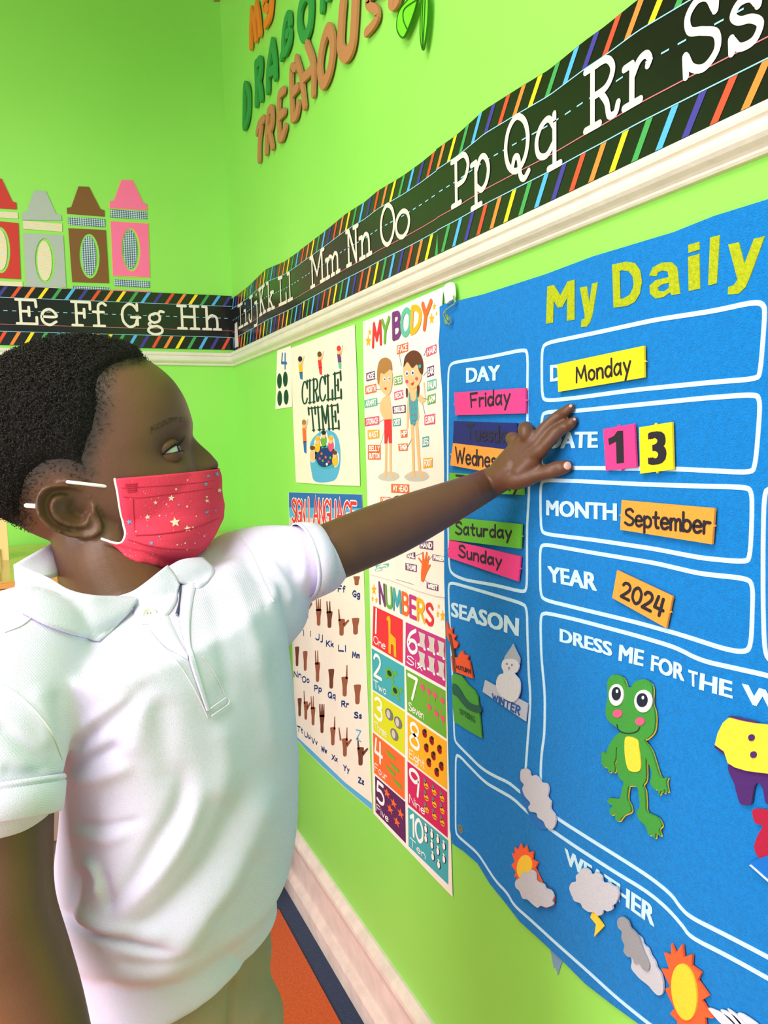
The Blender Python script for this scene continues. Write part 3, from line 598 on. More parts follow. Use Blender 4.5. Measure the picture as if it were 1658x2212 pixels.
# --- numbers
numq = [(798, 1236), (960, 1288), (965, 1500), (970, 1700), (977.5, 1937), (930, 1888), (880, 1835), (840, 1793), (807, 1757), (803, 1600), (801, 1400)]
r = sheet('numbers_poster', numq, WHT, 'white numbers poster with ten coloured squares one to ten', 'poster', off=.0015)
p = Print(.0022)
p.text(CN([(905,80),(1385,285),(912,260),(1385,462)]), 'NUMBERS', ['purple','green','teal','orange','magenta','gold','red'], .0062, gap=.2)
for x, y, s_ in ((860,140,1.2),(848,220,.6),(882,235,.7),(1440,290,.6),(1432,360,.8),(1475,375,1.3)):
    c = CN([(x,y)])[0]; p.poly([(c[0]+(6 if k % 2 == 0 else 2.6)*s_*math.sin(k*PI/5)*.8, c[1]-(11 if k % 2 == 0 else 5)*s_*math.cos(k*PI/5)) for k in range(10)], 'gold')
tiles = [('1','one','red',CN([(855,285),(1118,410),(1118,800),(845,635)])),('6','six','magenta',CN([(1145,430),(1500,585),(1500,1015),(1140,815)])),
 ('2','two','teal',CN([(840,665),(1130,830),(1135,1215),(850,1035)])),('7','seven','green',CN([(1145,850),(1500,1045),(1510,1475),(1160,1235)])),
 ('3','three','lime',CN([(850,1050),(1135,1235),(1135,1620),(855,1400)])),('8','eight','gold',CN([(1160,1260),(1510,1500)])+CM([(1515,605),(1165,335)])),
 ('4','four','orange',CM([(850,90),(1135,320),(1135,695),(860,450)])),('9','nine','crimson',CM([(1160,350),(1515,625),(1520,1035),(1165,735)])),
 ('5','five','violet',CM([(870,480),(1140,715),(1145,1085),(875,805)])),('10','ten','teal',CM([(1165,760),(1525,1060),(1525,1455),(1170,1110)]))]
for dgt, word, c, q4 in tiles:
    p.poly(q4, c)
    a, b, cc, d = [np.array(v) for v in q4]
    F = lambda s_, t: tuple((1-t)*((1-s_)*a+s_*b)+t*((1-s_)*d+s_*cc))
    dw = .28 if len(dgt) == 1 else .36
    p.text([F(.06,.1), F(dw,.1), F(.06,.62), F(dw,.62)] if dgt != '1' else [F(.1,.06), F(.2,.06), F(.1,.64), F(.2,.64)], dgt if dgt != '1' else 'I', 'white', .0058, gap=.2)
    p.text([F(.04,.74), F(.42,.74), F(.04,.92), F(.42,.92)], word[0].upper()+word[1:], 'white', .0016, gap=.16)
    def icon(pts, col, lay=3, sm=1): p.poly([F(x, y) for x, y in pts], col, sm, lay)
    def blob(x, y, rx, ry, col, lay=3): icon([(x+rx*math.cos(t*PI/5), y+ry*math.sin(t*PI/5)) for t in range(10)], col, lay, 0)
    if dgt == '1':
        icon([(.48,.1),(.55,.05),(.6,.12),(.6,.45),(.78,.52),(.8,.95),(.72,.95),(.7,.7),(.62,.7),(.62,.95),(.54,.95),(.54,.55),(.52,.2),(.46,.17)], 'gold', 3, 0)
    elif dgt == '2':
        for x, y in ((.55,.35),(.72,.68)): blob(x, y, .13, .12, 'green'); blob(x+.18, y-.08, .06, .05, 'green'); blob(x-.1, y+.12, .05, .04, 'green'); blob(x+.1, y+.14, .05, .04, 'green'); blob(x, y, .07, .07, 'dgreen', 4)
    elif dgt == '3':
        for x, y in ((.52,.3),(.8,.35),(.68,.7)): blob(x, y, .13, .14, 'dgrey'); blob(x-.02, y, .06, .1, 'grey', 4)
    elif dgt == '4':
        for x, y in ((.5,.2),(.62,.42),(.5,.58),(.7,.75)): icon([(x-.12,y-.05),(x,y-.03),(x+.2,y-.02),(x+.2,y+.06),(x,y+.05)], 'green', 3, 0)
    elif dgt == '5':
        for x, y in ((.4,.18),(.62,.28),(.85,.38),(.5,.52),(.72,.68)): icon([(x+(.12 if k % 2 == 0 else .05)*math.sin(k*PI/5), y-(.13 if k % 2 == 0 else .05)*math.cos(k*PI/5)) for k in range(10)], 'orange', 3, 0)
    elif dgt == '6':
        for x in (.42,.66,.9):
            for y in (.25,.68): icon([(x-.09,y-.17),(x+.08,y-.17),(x+.06,y),(x+.09,y+.15),(x-.08,y+.15),(x-.05,y)], 'grey', 3, 0); blob(x+.07, y+.16, .03, .03, 'white', 4); blob(x-.08, y+.12, .03, .03, 'white', 4)
    elif dgt == '7':
        for x, y in ((.42,.2),(.58,.22),(.74,.22),(.92,.24),(.58,.55),(.76,.6),(.92,.62)): blob(x, y, .055, .06, 'pink'); p.line([F(x-.03,y-.03), F(x-.06,y-.12), F(x-.02,y-.15)], 'pink', .001); p.line([F(x,y+.05), F(x,y+.15)], 'pink', .0008)
    elif dgt == '8':
        for x, y in ((.44,.15),(.62,.2),(.82,.27),(.48,.44),(.66,.5),(.86,.6),(.54,.72),(.74,.8)): blob(x, y, .06, .09, 'dkred'); blob(x+.02, y-.07, .04, .04, 'black', 4); blob(x-.01, y+.02, .015, .02, 'black', 4)
    elif dgt == '9':
        for i in range(3):
            for j in range(3): x, y = .48+.2*i, .22+.27*j; blob(x, y, .06, .07, 'gold'); blob(x-.03, y-.09, .035, .06, 'dgrey', 3); p.line([F(x-.03,y+.02), F(x+.05,y+.01)], 'black', .0008, 5)
    else:
        for i, (x, y) in enumerate(((.45,.16),(.6,.17),(.75,.17),(.9,.2),(.45,.4),(.6,.42),(.75,.44),(.9,.5),(.62,.68),(.77,.74))): blob(x, y, .05, .10, 'black'); blob(x, y, .035, .085, 'white', 4); blob(x, y-.1, .025, .03, 'white', 4)
p.done(r)
# --- sign language
r = sheet('sign_language_poster', [(623, 1063), (782, 1068), (786, 1250), (792, 1450), (798, 1600), (804, 1751), (745, 1702), (696.5, 1656.5), (665, 1625), (640, 1596), (633, 1450), (628, 1250)], WHT2, 'sign language alphabet poster with brown hand signs and blue header', 'poster', off=.0006)
p = Print(.0010)
p.poly([(623.5,1063.5),(781.5,1068.5),(782.5,1098),(624,1096)], 'blue'); p.poly([(624,1096),(782.5,1098),(783.5,1120),(625,1118)], 'sky'); p.poly([(625,1118),(783.5,1120),(784,1141),(625.5,1139)], 'grey')
p.poly([(639.5,1590),(672,1620),(745,1690),(803,1735),(803.5,1750),(745,1701),(696.5,1655.5),(665,1624.5),(640,1595)], 'sky')
for dx, mcol, w_, ly in ((0,'white',.011,3),(0,'red',.0066,4)):
    p.text(CQ([(125,245),(245,262),(130,440),(240,450)]), 'SIGN', mcol, w_, ly, gap=.12); p.text(CQ([(275,240),(700,280),(280,470),(700,470)]), 'LANGUAGE', mcol, w_, ly, gap=.12)
def hand(x, y, w, h, kind, c='handtone', cv=CN):
    w *= 1.35; h *= 1.15
    X = lambda pts: cv([(x+a*w, y+b*h+8) for a, b in pts])
    base = [(-.32,.05),(-.3,-.1),(.3,-.12),(.36,.05),(.25,.5),(.2,1),(-.18,1),(-.22,.5)]
    p.poly(X(base), c, 1, 2)
    fin = {0:[], 1:[-.2], 2:[-.2,.05], 3:[-.2,0,.2], 4:[-.25,-.08,.1,.26], 5:[.22], 6:[-.5,.22]}[kind]
    for f in fin: p.poly(X([(f-.10,.02),(f-.08+f*.35,-.8),(f+.02+f*.35,-.85),(f+.12,.02)]), c, 0, 2)
    if kind in (1, 6): p.poly(X([(.2,.2),(.75,-.1),(.85,0),(.3,.45)]), c, 0, 2)
rows = [([(185,260,2),(258,260,1),(365,320,3),(462,340,2),(570,410,1),(695,400,0)], 55, 110, ['Hh','Ii','Jj','Kk','Ll','Mm'], [470,525,560,620,660,720]),
        ([(172,660,0),(245,700,0),(355,800,2),(478,860,0),(598,930,5),(712,1000,0)], 52, 130, ['Nn','Oo','Pp','Qq','Rr','Ss'], [895,940,1020,1080,1160,1260]),
        ([(195,1120,0),(250,1150,1),(315,1200,2),(395,1270,4),(492,1380,5),(600,1480,6),(740,1560,1)], 48, 120, [], [])]
for hs, w, h, names, ly in rows:
    for i, (x, y, k) in enumerate(hs):
        hand(x, y, w*(.55+.45*(x-150)/600)*1.3, h, k, 'handtone' if i % 3 else 'handdark')
        if names: yy = ly[i]; p.text(CN([(x-28,yy-22),(x+34,yy-18),(x-28,yy+26),(x+34,yy+32)]), names[i], 'navy', .0028)
for (x, y), t in zip([(195,60),(262,110),(325,165),(410,240),(505,315),(610,410),(742,520)], ['Tt','Uu','Vv','Ww','Xx','Yy','Zz']):
    p.text(CM([(x-22,y-25),(x+26,y-8),(x-22,y+18),(x+26,y+38)]), t, 'navy', .0026)
p.text(CN([(700,1395),(742,1405),(700,1480),(742,1500)]), 'Z', 'sky', .0022)
for x, yy, t in ((470,115,'Ee'),(567,130,'Ff'),(697,175,'Gg')): p.text(CN([(x-28,yy-25),(x+34,yy-20),(x-28,yy+26),(x+34,yy+32)]), t, 'navy', .0028)
hand(705, 20, 60, 60, 0)
hand(567, -30, 50, 80, 4)
p.done(r)
# ================================================================== FELT CALENDAR BOARD
BO, BT = .003, .003                       # board back offset and thickness
FB = mat('felt_board_blue', (0, 128, 208), .95, noise=(260, .10), bump=(700, 1.6), spec=.12, sheen=.1)
WL = mat('felt_print_pale', (196, 232, 248), .8, noise=(400, .05), bump=(700, .6), spec=.2)
OL = mat('felt_print_olive', (172, 186, 34), .9, noise=(300, .15), bump=(700, 1), spec=.1)
TXT = felt('felt_black_print', (38, 36, 44))
board_out = [(953, 663), (965, 655), (983, 652), (1048, 636), (1113, 615), (1182, 593), (1286, 554), (1373, 528), (1460, 502), (1546, 467.6), (1658, 433), (1800, 385), (1990, 320), (2060, 900), (2060, 1700), (2060, 2640),
   (1800, 2480), (1600, 2350), (1450, 2255), (1373, 2202), (1330, 2171), (1269, 2124), (1217, 2072), (1165, 2024), (1126, 1989), (1096, 1950), (1061, 1907), (1035, 1864), (1005, 1838), (981, 1822), (975, 1790),
   (973, 1600), (968, 1400), (963, 1250), (963, 1000), (959, 850), (951, 740), (954, 700)]
bp = pm(PR, board_out, BO)
board = empty('felt_calendar_board', PR.p3(bp[0][0]+.3, .85, 0), 'large blue felt calendar board with pale printed boxes and yellow-green title', 'calendar board')
mb = MB(); mb.poly(PR, bp, BO, BT, FB); mb.build('board_felt', board)
so = BO+BT                                # board surface
BXN = [
 ('monday', [(1170, 752), (1182, 740.5), (1286, 719), (1416, 690.7), (1546, 671), (1630, 652), (1650, 658), (1652, 680), (1642, 808), (1633, 818.5), (1546, 825), (1373, 842), (1243, 859.6), (1180, 866), (1170.4, 857)]),
 ('date', [(1169.5, 900), (1178, 890), (1243, 887.7), (1373, 874.8), (1525, 859.6), (1628, 852), (1641, 860), (1640, 905), (1631, 1010), (1620, 1021), (1459.7, 1013), (1373, 1012), (1243, 1011), (1176, 1009), (1168, 1000)]),
 ('month', [(1167, 1046), (1176, 1036.8), (1243, 1039), (1373, 1045.5), (1503, 1050), (1611, 1052), (1624, 1062), (1624, 1120), (1620, 1205), (1609, 1214), (1516, 1205.7), (1416, 1186), (1286, 1166.7), (1178, 1153.7), (1168, 1145)]),
 ('year', [(1166, 1185), (1174, 1175.4), (1286, 1195), (1416, 1216.5), (1460, 1227), (1516, 1240), (1611, 1249), (1626, 1262), (1625, 1320), (1622, 1396), (1609, 1409), (1568, 1403), (1507, 1383), (1460, 1368), (1373, 1344), (1265, 1318), (1178, 1296.7), (1167, 1286)]),
 ('day', [(968, 800), (975, 784), (1057, 771), (1130, 755.6), (1140, 760), (1139, 840), (1139, 912), (1143, 1062), (1138, 1140), (1138, 1272), (1130, 1279), (1070, 1264), (1005, 1253), (979, 1242), (970, 1229), (967, 1100), (967, 950)]),
 ('season', [(968, 1266), (974, 1258), (1050, 1280), (1126, 1303), (1138, 1312), (1139, 1368), (1142, 1460), (1145.5, 1500), (1144, 1545), (1139, 1608), (1135, 1665), (1132, 1708), (1126, 1714), (1100, 1690.6), (1070, 1677.6), (1040, 1660), (1014, 1634), (990, 1610), (981, 1598), (979, 1500), (974, 1400)]),
 ('dress', [(1167, 1334), (1174, 1322.7), (1243, 1338), (1373, 1372.5), (1460, 1398.5), (1512, 1426.6), (1590, 1444), (1658, 1459), (1780, 1492), (1900, 1525), (1905, 2190), (1780, 2135), (1658, 2067), (1568, 2020), (1490, 1981), (1468, 1959), (1451, 1933), (1408, 1898), (1356, 1864), (1286, 1820.5), (1204, 1768.5), (1178, 1745), (1167, 1690), (1169, 1630), (1176, 1587), (1177, 1500), (1169, 1420)]),
 ('weather', [(984, 1640), (988, 1628), (1018, 1660), (1048, 1690.6), (1079, 1708), (1109, 1725), (1135, 1751), (1174, 1781.5), (1243, 1829), (1330, 1885), (1395, 1924), (1438, 1959), (1473, 1998), (1490, 2024), (1568, 2063), (1658, 2113), (1780, 2180), (1900, 2245), (1905, 2470), (1800, 2440), (1600, 2340), (1480, 2268), (1399, 2210), (1330, 2154), (1269, 2098), (1200, 2037), (1148, 1989), (1109, 1955), (1096, 1929), (1070, 1903), (1048, 1868), (1031, 1842), (1005, 1820), (988, 1805), (984, 1795), (984, 1720)]),
 ('right', [(1650, 1075), (1658, 1052), (1800, 1060), (1900, 1070), (1905, 1500), (1800, 1475), (1665, 1430), (1651, 1410), (1648, 1300), (1648, 1180)]),
]
for n_, pts in BXN:
    P = pm(PR, pts, so); rs = []
    for _ in range(2):
        Q = []
        for i in range(len(P)):
            a_, b_ = np.array(P[i]), np.array(P[(i+1) % len(P)]); L_ = np.linalg.norm(b_-a_); e_ = min(.25, .008/max(L_, 1e-6)); Q += [tuple(a_+(b_-a_)*e_), tuple(b_-(b_-a_)*e_)]
        P = Q
    mb = MB(); mb.stroke(PR, P, .0040, so, .0004, WL, True); mb.build('box_outline', board)
def bt(name, quad, t, m=WL, offset=.048):
    mb = MB(); bold_text(mb, PR, quad, t, m, so, .0006, offset); return mb.build('printed_word', board)
bt('', [(1182.5, 619), (1242, 604), (1179.5, 699.4), (1242, 690.7)], 'M', OL, .05)
bt('', [(1253, 613.5), (1292, 610), (1255, 678), (1292, 672)], 'y', OL, .05) if 0 else None
def lower_y(pts_l, pts_r):
    mb = MB()
    for pts, w in ((pts_l, .0085), (pts_r, .0085)): mb.stroke(PR, pm(PR, pts, so), w, so, .0006, OL, cap=False)
    mb.build('printed_word', board)
mb = MB(); mb.poly(PR, pm(PR, C5([(722,465),(757,458),(770,545),(782,446),(812,437),(785,600),(772,640),(755,660),(728,662),(730,625),(747,618),(746,600)]), so), so, .0006, OL); mb.build('printed_word', board)
bt('', [(1322.5, 571.6), (1387, 558), (1325.5, 664.7), (1387, 657)], 'D', OL, .05)
mb = MB(); P = pm(PR, C5([(1068,405),(1085,365),(1130,340),(1180,338),(1208,365),(1222,495),(1180,503),(1172,488),(1140,512),(1100,520),(1072,495),(1070,455),(1100,428),(1165,412),(1160,385),(1135,380),(1112,388),(1105,408)]), so)
mb.poly(PR, P, so, .0006, OL, [pm(PR, C5([(1168,440),(1130,450),(1110,465),(1115,482),(1140,484),(1165,468)]), so)]); mb.build('printed_word', board)
for q in ([(1262,312),(1318,296),(1322,470),(1265,482)], [(1262,252),(1318,236),(1320,275),(1264,292)], [(1372,215),(1420,203),(1405,443),(1362,455)],
          [(1462,250),(1515,238),(1543,345),(1590,222),(1645,208),(1575,400),(1550,460),(1515,495),(1460,500),(1462,462),(1490,452),(1508,425)]):
    mb = MB(); mb.poly(PR, pm(PR, C5(q), so), so, .0006, OL); mb.build('printed_word', board)
bt('', [(1007, 795), (1081, 788), (1007, 827), (1081, 821)], 'DAY')
bt('', [(1188.5, 789), (1216, 786), (1188.5, 825), (1216, 822)], 'D')
bt('', [(1188, 933), (1292, 932), (1183, 969), (1292, 967)], 'DATE')
bt('', [(1180, 1080), (1333, 1087), (1180, 1113), (1333, 1125)], 'MONTH')
bt('', [(1182.5, 1222), (1290, 1238), (1184.7, 1256), (1290, 1277)], 'YEAR')
bt('', [(974.6, 1300), (1122, 1335.6), (974.6, 1331), (1121, 1374.6)], 'SEASON')
bt('', [(1209.4, 1357), (1323, 1387.6), (1209, 1385.5), (1323, 1418)], 'DRESS')
bt('', [(1338.5, 1392), (1392.6, 1405), (1336, 1426.6), (1390, 1439.6)], 'ME')
bt('', [(1407.7, 1413.6), (1479, 1435), (1405.6, 1448), (1479, 1472)], 'FOR')
bt('', [(1487, 1446), (1508, 1452), (1489, 1480), (1507, 1486)], 'T')
bt('', [(1513, 1453), (1583, 1472), (1510, 1489), (1583, 1509)], 'HE')
bt('', [(1603, 1476), (1735, 1511), (1605, 1516), (1735, 1556)], 'WEATHER'[:2])
bt('', [(1220, 1831), (1416.5, 1959), (1221.5, 1864), (1414, 2002.5)], 'WEATHER')
# grommets
MET = mat('metal_hook', (200, 205, 205), .25, metal=.9); GRN = mat('grommet_green', (70, 150, 70), .35, metal=.4)
mb = MB(); c = PR.uv(996, 1790, so); mb.poly(PR, ell(c[0], c[1], .0060, .0060), so, .0015, MET, [ell(c[0], c[1], .0038, .0038)]); mb.poly(PR, ell(c[0], c[1], .0038, .0038), so-.0005, .0012, GRN); mb.build('grommet', board)
mb = MB(); c = PR.uv(966, 690, so); mb.poly(PR, ell(c[0], c[1], .0065, .0065), so, .0015, MET, [ell(c[0], c[1], .004, .004)]); mb.poly(PR, ell(c[0], c[1], .004, .004), so-.0005, .0012, GREEN); mb.build('grommet', board)
hook = empty('adhesive_hook', PR.p3(*PR.uv(974, 635), 0), 'white adhesive hook with silver wire holding the blue board corner', 'hook')
mb = MB(); mb.poly(PR, pm(PR, crom([(961, 620), (977, 610), (982, 630), (981, 646), (974, 650), (966, 656), (963, 640)], 3, True), .008), .0065, .004, mat('hook_white_plastic', (240, 242, 238), .3)); mb.build('hook_plate', hook)
mb = MB(); mb.stroke(PR, pm(PR, crom([(978, 640), (981, 655), (972, 662), (960, 672), (957, 680), (962, 690), (968, 700), (972, 694), (970, 684)], 5), .012), .0017, .0105, .0016, MET); mb.build('hook_wire', hook)
mb = MB(); mb.poly(PR, pm(PR, [(1190, 2050), (1200, 2060), (1217, 2074), (1212, 2086), (1206, 2106), (1201, 2088), (1197, 2090)], .0), .0008, .0005, mat('tape_blue', (120, 160, 190), .6)); tag(mb.build('tape_piece'), 'grey-blue torn tape piece under the lower edge of the blue board', 'tape')

# ---- cards
def jag(q, sides, amp=4):                  # little plastic nubs on the card edges
    out = []
    for i in range(4):
        a, b = np.array(q[i], float), np.array(q[(i+1) % 4], float); out.append(tuple(a))
        if i in sides:
            d = b-a; n = np.array([d[1], -d[0]])/np.linalg.norm(d); m_ = a+d*.5; L = np.linalg.norm(d); e = d/L*3.0
            out += [tuple(m_-e), tuple(m_+n*amp), tuple(m_+e*.6)]
    return out
def card(quad, col, rgb, label, text, tq, tw, font='s', lift=.0025, nub=(1, 3), name='felt_card', gap=.2):
    q = [quad[0], quad[1], quad[2], quad[3]]    # TL TR BR BL
    o = so+lift
    c = PR.uv(sum(a for a, b in q)/4, sum(b for a, b in q)/4, o); root = empty(name, PR.p3(*c, 0), label, 'felt card', 'felt calendar cards')
    mb = MB(); mb.poly(PR, pm(PR, jag(q, nub), o), o, .0022, felt('felt_'+col, rgb)); mb.build('card_felt', root)
    mb = MB()
    if font == 's': text_quad(mb, PR, tq, text, TXT, tw, o+.0022, .0004, gap=gap)
    elif font == 'one': mb.poly(PR, pm(PR, C5([(872,1218),(900,1205),(918,1180),(945,1178),(950,1338),(914,1342),(911,1232),(876,1250)]), o), o+.0022, .0004, TXT)
    else: bold_text(mb, PR, tq, text, TXT, o+.0022, .0004, .05)
    mb.build('printed_word', root); return root
YEL, PNK, ORG, NVY, GRF = (250, 222, 30), (238, 62, 138), (255, 160, 60), (22, 36, 110), (98, 184, 50)
card([(1206, 787), (1394, 747), (1395, 815.4), (1209, 846.6)], 'yellow', YEL, 'yellow felt card reading Monday in the top box', 'Monday', [(1243, 795), (1361, 764), (1245, 826), (1361, 805)], .0022, nub=(1,))
card([(984, 848), (1138, 838), (1138, 893), (986, 897)], 'pink', PNK, 'pink felt card reading Friday under the word day', 'Friday', [(1016, 851), (1102, 838), (1018, 879), (1100, 872)], .0028)
card([(983, 909.4), (1119, 914), (1119, 975), (981, 957)], 'navy', NVY, 'navy felt card reading Tuesday partly behind the hand', 'Tuesday', [(1008, 918), (1110, 922), (1008, 948), (1110, 957)], .0028, nub=())
card([(981, 957), (1122, 974), (1119, 1031), (975, 1005)], 'orange', ORG, 'orange felt card reading Wednesday partly behind the wrist', 'Wednesday', [(984, 966), (1118, 985), (984, 999), (1116, 1016)], .0028, lift=.0032, nub=(3,))
card([(973, 1021), (1133, 1032), (1134, 1069), (972, 1062)], 'green', GRF, 'green felt card reading Thursday hidden behind the forearm', 'Thursday', [(985, 1027), (1120, 1037), (985, 1050), (1120, 1060)], .0028, nub=())
card([(975, 1117), (1129, 1132), (1127, 1185), (972.5, 1165.5)], 'green', GRF, 'green felt card reading Saturday below the forearm', 'Saturday', [(984, 1127), (1104, 1137), (984, 1153), (1104, 1163)], .0028, lift=.0035, nub=(1,))
card([(972.5, 1166), (1127, 1201.5), (1122, 1255.5), (970, 1203.6)], 'pink', PNK, 'pink felt card reading Sunday, lowest of the day cards', 'Sunday', [(991, 1177), (1083, 1200), (991, 1202), (1082, 1224)], .0028, nub=(1, 3))
card([(1306, 926.7), (1373, 915), (1378, 1009), (1311.6, 1016.8)], 'pink', PNK, 'pink felt number card one in the date box', '1', [(1319, 932), (1350, 928), (1321, 1000), (1352, 996)], .008, 'one', nub=(0, 2))
card([(1384, 923), (1454.5, 911.6), (1457.6, 1014), (1386, 1023)], 'yellow', YEL, 'yellow felt number card three in the date box', '3', [(1398, 934), (1438, 929), (1400, 1005), (1440, 1000)], .008, 'b', nub=(0, 2))
card([(1346, 1080), (1547, 1097.5), (1541, 1175.4), (1342.8, 1144)], 'orange', ORG, 'orange felt card reading September in the month box', 'September', [(1350, 1099), (1534, 1111), (1350, 1133), (1533, 1153)], .0026, nub=(1, 3), gap=.17)
card([(1336, 1231.7), (1456, 1288), (1442, 1356), (1325.5, 1291)], 'orange', ORG, 'tilted orange felt card reading 2024 in the year box', '2024', [(1347, 1257), (1438, 1295), (1341, 1288), (1429, 1332)], .003, nub=(1,))

# ---- felt cut-out figures
def cut(mb, pts, rgb, col, o, th=.002, smooth=True, n=4, cv=None):
    P = cv(pts) if cv else pts
    P = crom(P, n, True) if smooth else P
    mb.poly(PR, pm(PR, P, o), o, th, felt('felt_'+col, rgb))
def piece(root, name, pts, rgb, col, o, th=.002, smooth=True, cv=C7):
    mb = MB(); cut(mb, pts, rgb, col, o, th, smooth, cv=cv); return mb.build(name, root)
def figure(name, px, label, cat='felt figure', group='felt cutouts on the board'):
    return empty(name, PR.p3(*PR.uv(*px, so), 0), label, cat, group)
fo = so+.002
FG, FY = (60, 150, 56), (252, 214, 60)
frog = figure('felt_frog', (1364, 1640), 'green felt frog with big white eyes and yellow belly')
frog_out = [(866,10),(858,60),(858,105),(880,140),(915,165),(932,182),(905,205),(880,240),(862,280),(858,298),(845,286),(833,292),(838,318),(834,335),(848,362),(862,358),(872,388),(884,378),(897,388),(902,365),(896,345),
  (905,318),(908,270),(914,262),(912,300),(912,370),(925,415),(945,435),(938,470),(928,515),(902,518),(870,518),(868,540),(892,552),(876,572),(882,600),(902,592),(905,622),(922,630),(945,602),(980,585),(976,550),(962,520),(966,470),(975,455),
  (1012,460),(1022,500),(1026,560),(1012,580),(1020,618),(1055,655),(1072,700),(1084,695),(1100,716),(1106,690),(1128,704),(1120,672),(1134,652),(1112,612),(1060,584),(1054,540),(1050,480),(1040,452),
  (1056,420),(1055,320),(1060,322),(1086,385),(1080,440),(1100,472),(1114,470),(1122,500),(1132,478),(1146,492),(1148,468),(1164,486),(1156,440),(1162,412),(1140,418),(1122,402),(1104,345),(1080,275),(1048,228),(1062,220),(1094,185),(1102,130),(1098,80),(1086,40),(1086,-40),(1050,-75),(1000,-65),(985,-38),(960,-40),(945,-75),(925,-95),(890,-98),(868,-72),(864,-30)]
f0 = [(x+6, y+5) for x, y in frog_out]
piece(frog, 'yellow_backing', f0, FY, 'frogyellow', fo, .0012); piece(frog, 'body', frog_out, FG, 'froggreen', fo+.0014, .002)
piece(frog, 'belly', [(955,210),(1008,225),(1018,270),(1026,330),(1024,375),(1000,386),(968,376),(952,330),(946,260)], FY, 'frogyellow', fo+.0036, .001)
for (cx, cy, rx, ry, px_, py_) in ((905, 2, 36, 54, 903, -4), (1040, 33, 44, 56, 1032, 28)):
    mb = MB(); cut(mb, ell(cx, cy, rx, ry), (245, 245, 240), 'eyewhite', fo+.0036, .0012, False, cv=C7); e = mb.build('eye', frog)
    mb = MB(); cut(mb, ell(px_, py_, rx*.6, ry*.62), (16, 30, 52), 'pupil', fo+.005, .0008, False, cv=C7); cut(mb, ell(px_+3, py_-12, 6, 9), (245, 245, 240), 'eyewhite', fo+.006, .0003, False, cv=C7); mb.build('pupil', e)
for cx, cy in ((910, 95), (1022, 134)): piece(frog, 'cheek', ell(cx, cy, 23, 20), (240, 90, 130), 'cheekpink', fo+.0036, .0008, False)
mb = MB(); mb.stroke(PR, pm(PR, crom(C7([(920,148),(928,175),(955,188),(990,190),(1022,180),(1035,160)]), 5), fo), .0010, fo+.0036, .0003, TXT); mb.build('smile', frog)
# clothes
PUR, RED = (74, 36, 108), (172, 24, 60)
outfit = figure('felt_sweater_outfit', (1640, 1600), 'yellow felt coat over purple trousers at the right picture edge')
R_ = lambda p: [(1658*2-x+30, y) for x, y in p]
yl = [(1470,115),(1440,140),(1415,190),(1400,250),(1445,282),(1452,300),(1465,340),(1500,362),(1560,380),(1670,394)]
pul = [(1490,355),(1500,450),(1512,500),(1525,540),(1545,550),(1565,552),(1582,540),(1590,490),(1600,450),(1618,440),(1640,470),(1660,500),(1690,440)]
def sym(p, ax=1672): return p+[(2*ax-x, y) for x, y in reversed(p)]
piece(outfit, 'trousers', sym([(1488,330)]+pul[1:11]+[(1655,540)]), PUR, 'purple', fo, .0018)
piece(outfit, 'coat_trim', [(1464,108),(1500,110),(1560,124),(1610,136),(1600,150),(1470,125)], PUR, 'purple', fo+.0018, .001, False)
piece(outfit, 'coat_trim', [(1400,240),(1450,275),(1440,298),(1394,264)], PUR, 'purple', fo+.0018, .001, False)
piece(outfit, 'coat', [(1470,115),(1440,140),(1415,190),(1400,250),(1445,282),(1452,300),(1465,340),(1500,362),(1560,380),(1672,394),(1790,380),(1850,340),(1880,290),(1930,250),(1915,190),(1874,115),(1800,140),(1672,150),(1590,142),(1525,130)], (250, 216, 60), 'coatyellow', fo+.0028, .0018, False)
for x, y in ((1578, 215), (1588, 300)): piece(outfit, 'button', ell(x, y, 15, 17, 16), PUR, 'purple', fo+.0047, .0010, False)
dress = figure('felt_red_dress', (1650, 1810), 'dark red felt garment cut off at the right picture edge')
piece(dress, 'garment', [(1590,575),(1620,568),(1690,580),(1740,600),(1760,700),(1750,860),(1680,850),(1620,810),(1598,760),(1615,700),(1640,655),(1605,640),(1592,610)], RED, 'darkred', fo, .002)
fold = figure('felt_blue_card', (1660, 1880), 'blue felt piece leaning below the red garment at the right edge')
piece(fold, 'card_felt', [(1572,832),(1700,790),(1790,900),(1690,940)], (10, 110, 200), 'bluecard', fo-.001, .004, False)
piece(fold, 'white_edge', [(1568,850),(1574,848),(1668,930),(1664,936)], (220, 235, 240), 'whiteedge', fo+.003, .001, False)
# weather
GRY, GR2, ORR = (196, 198, 208), (150, 152, 158), (255, 96, 44)
c1 = figure('felt_cloud', (1164, 1726), 'light grey felt cloud between the season and weather boxes')
piece(c1, 'blue_backing', [(x-14, y+14) for x, y in [(432,372),(480,390),(530,440),(570,480),(580,560),(590,640),(560,660),(520,640),(470,560),(440,470)]], (20, 110, 190), 'clouddrop', fo-.0015, .001)
piece(c1, 'cloud_felt', [(430,398),(434,376),(455,368),(475,382),(482,405),(505,402),(528,425),(536,438),(562,445),(572,478),(566,510),(582,535),(582,572),(602,600),(604,645),(588,670),(560,662),(545,632),(518,612),(510,590),(480,582),(470,560),(480,540),(452,505),(440,470),(447,448),(432,428)], GRY, 'cloudgrey', fo)
c2 = figure('felt_sun_cloud', (1150, 1890), 'orange and yellow felt sun half behind a grey cloud')
sp = [(388,790),(405,795),(400,760),(418,775),(432,742),(443,772),(460,753),(468,787),(495,780),(490,822),(518,838),(503,865),(527,915),(545,955),(575,975),(600,1010),(595,1050),(560,1064),(440,1010),(408,925),(415,905),(398,910),(408,885),(385,848),(402,833)]
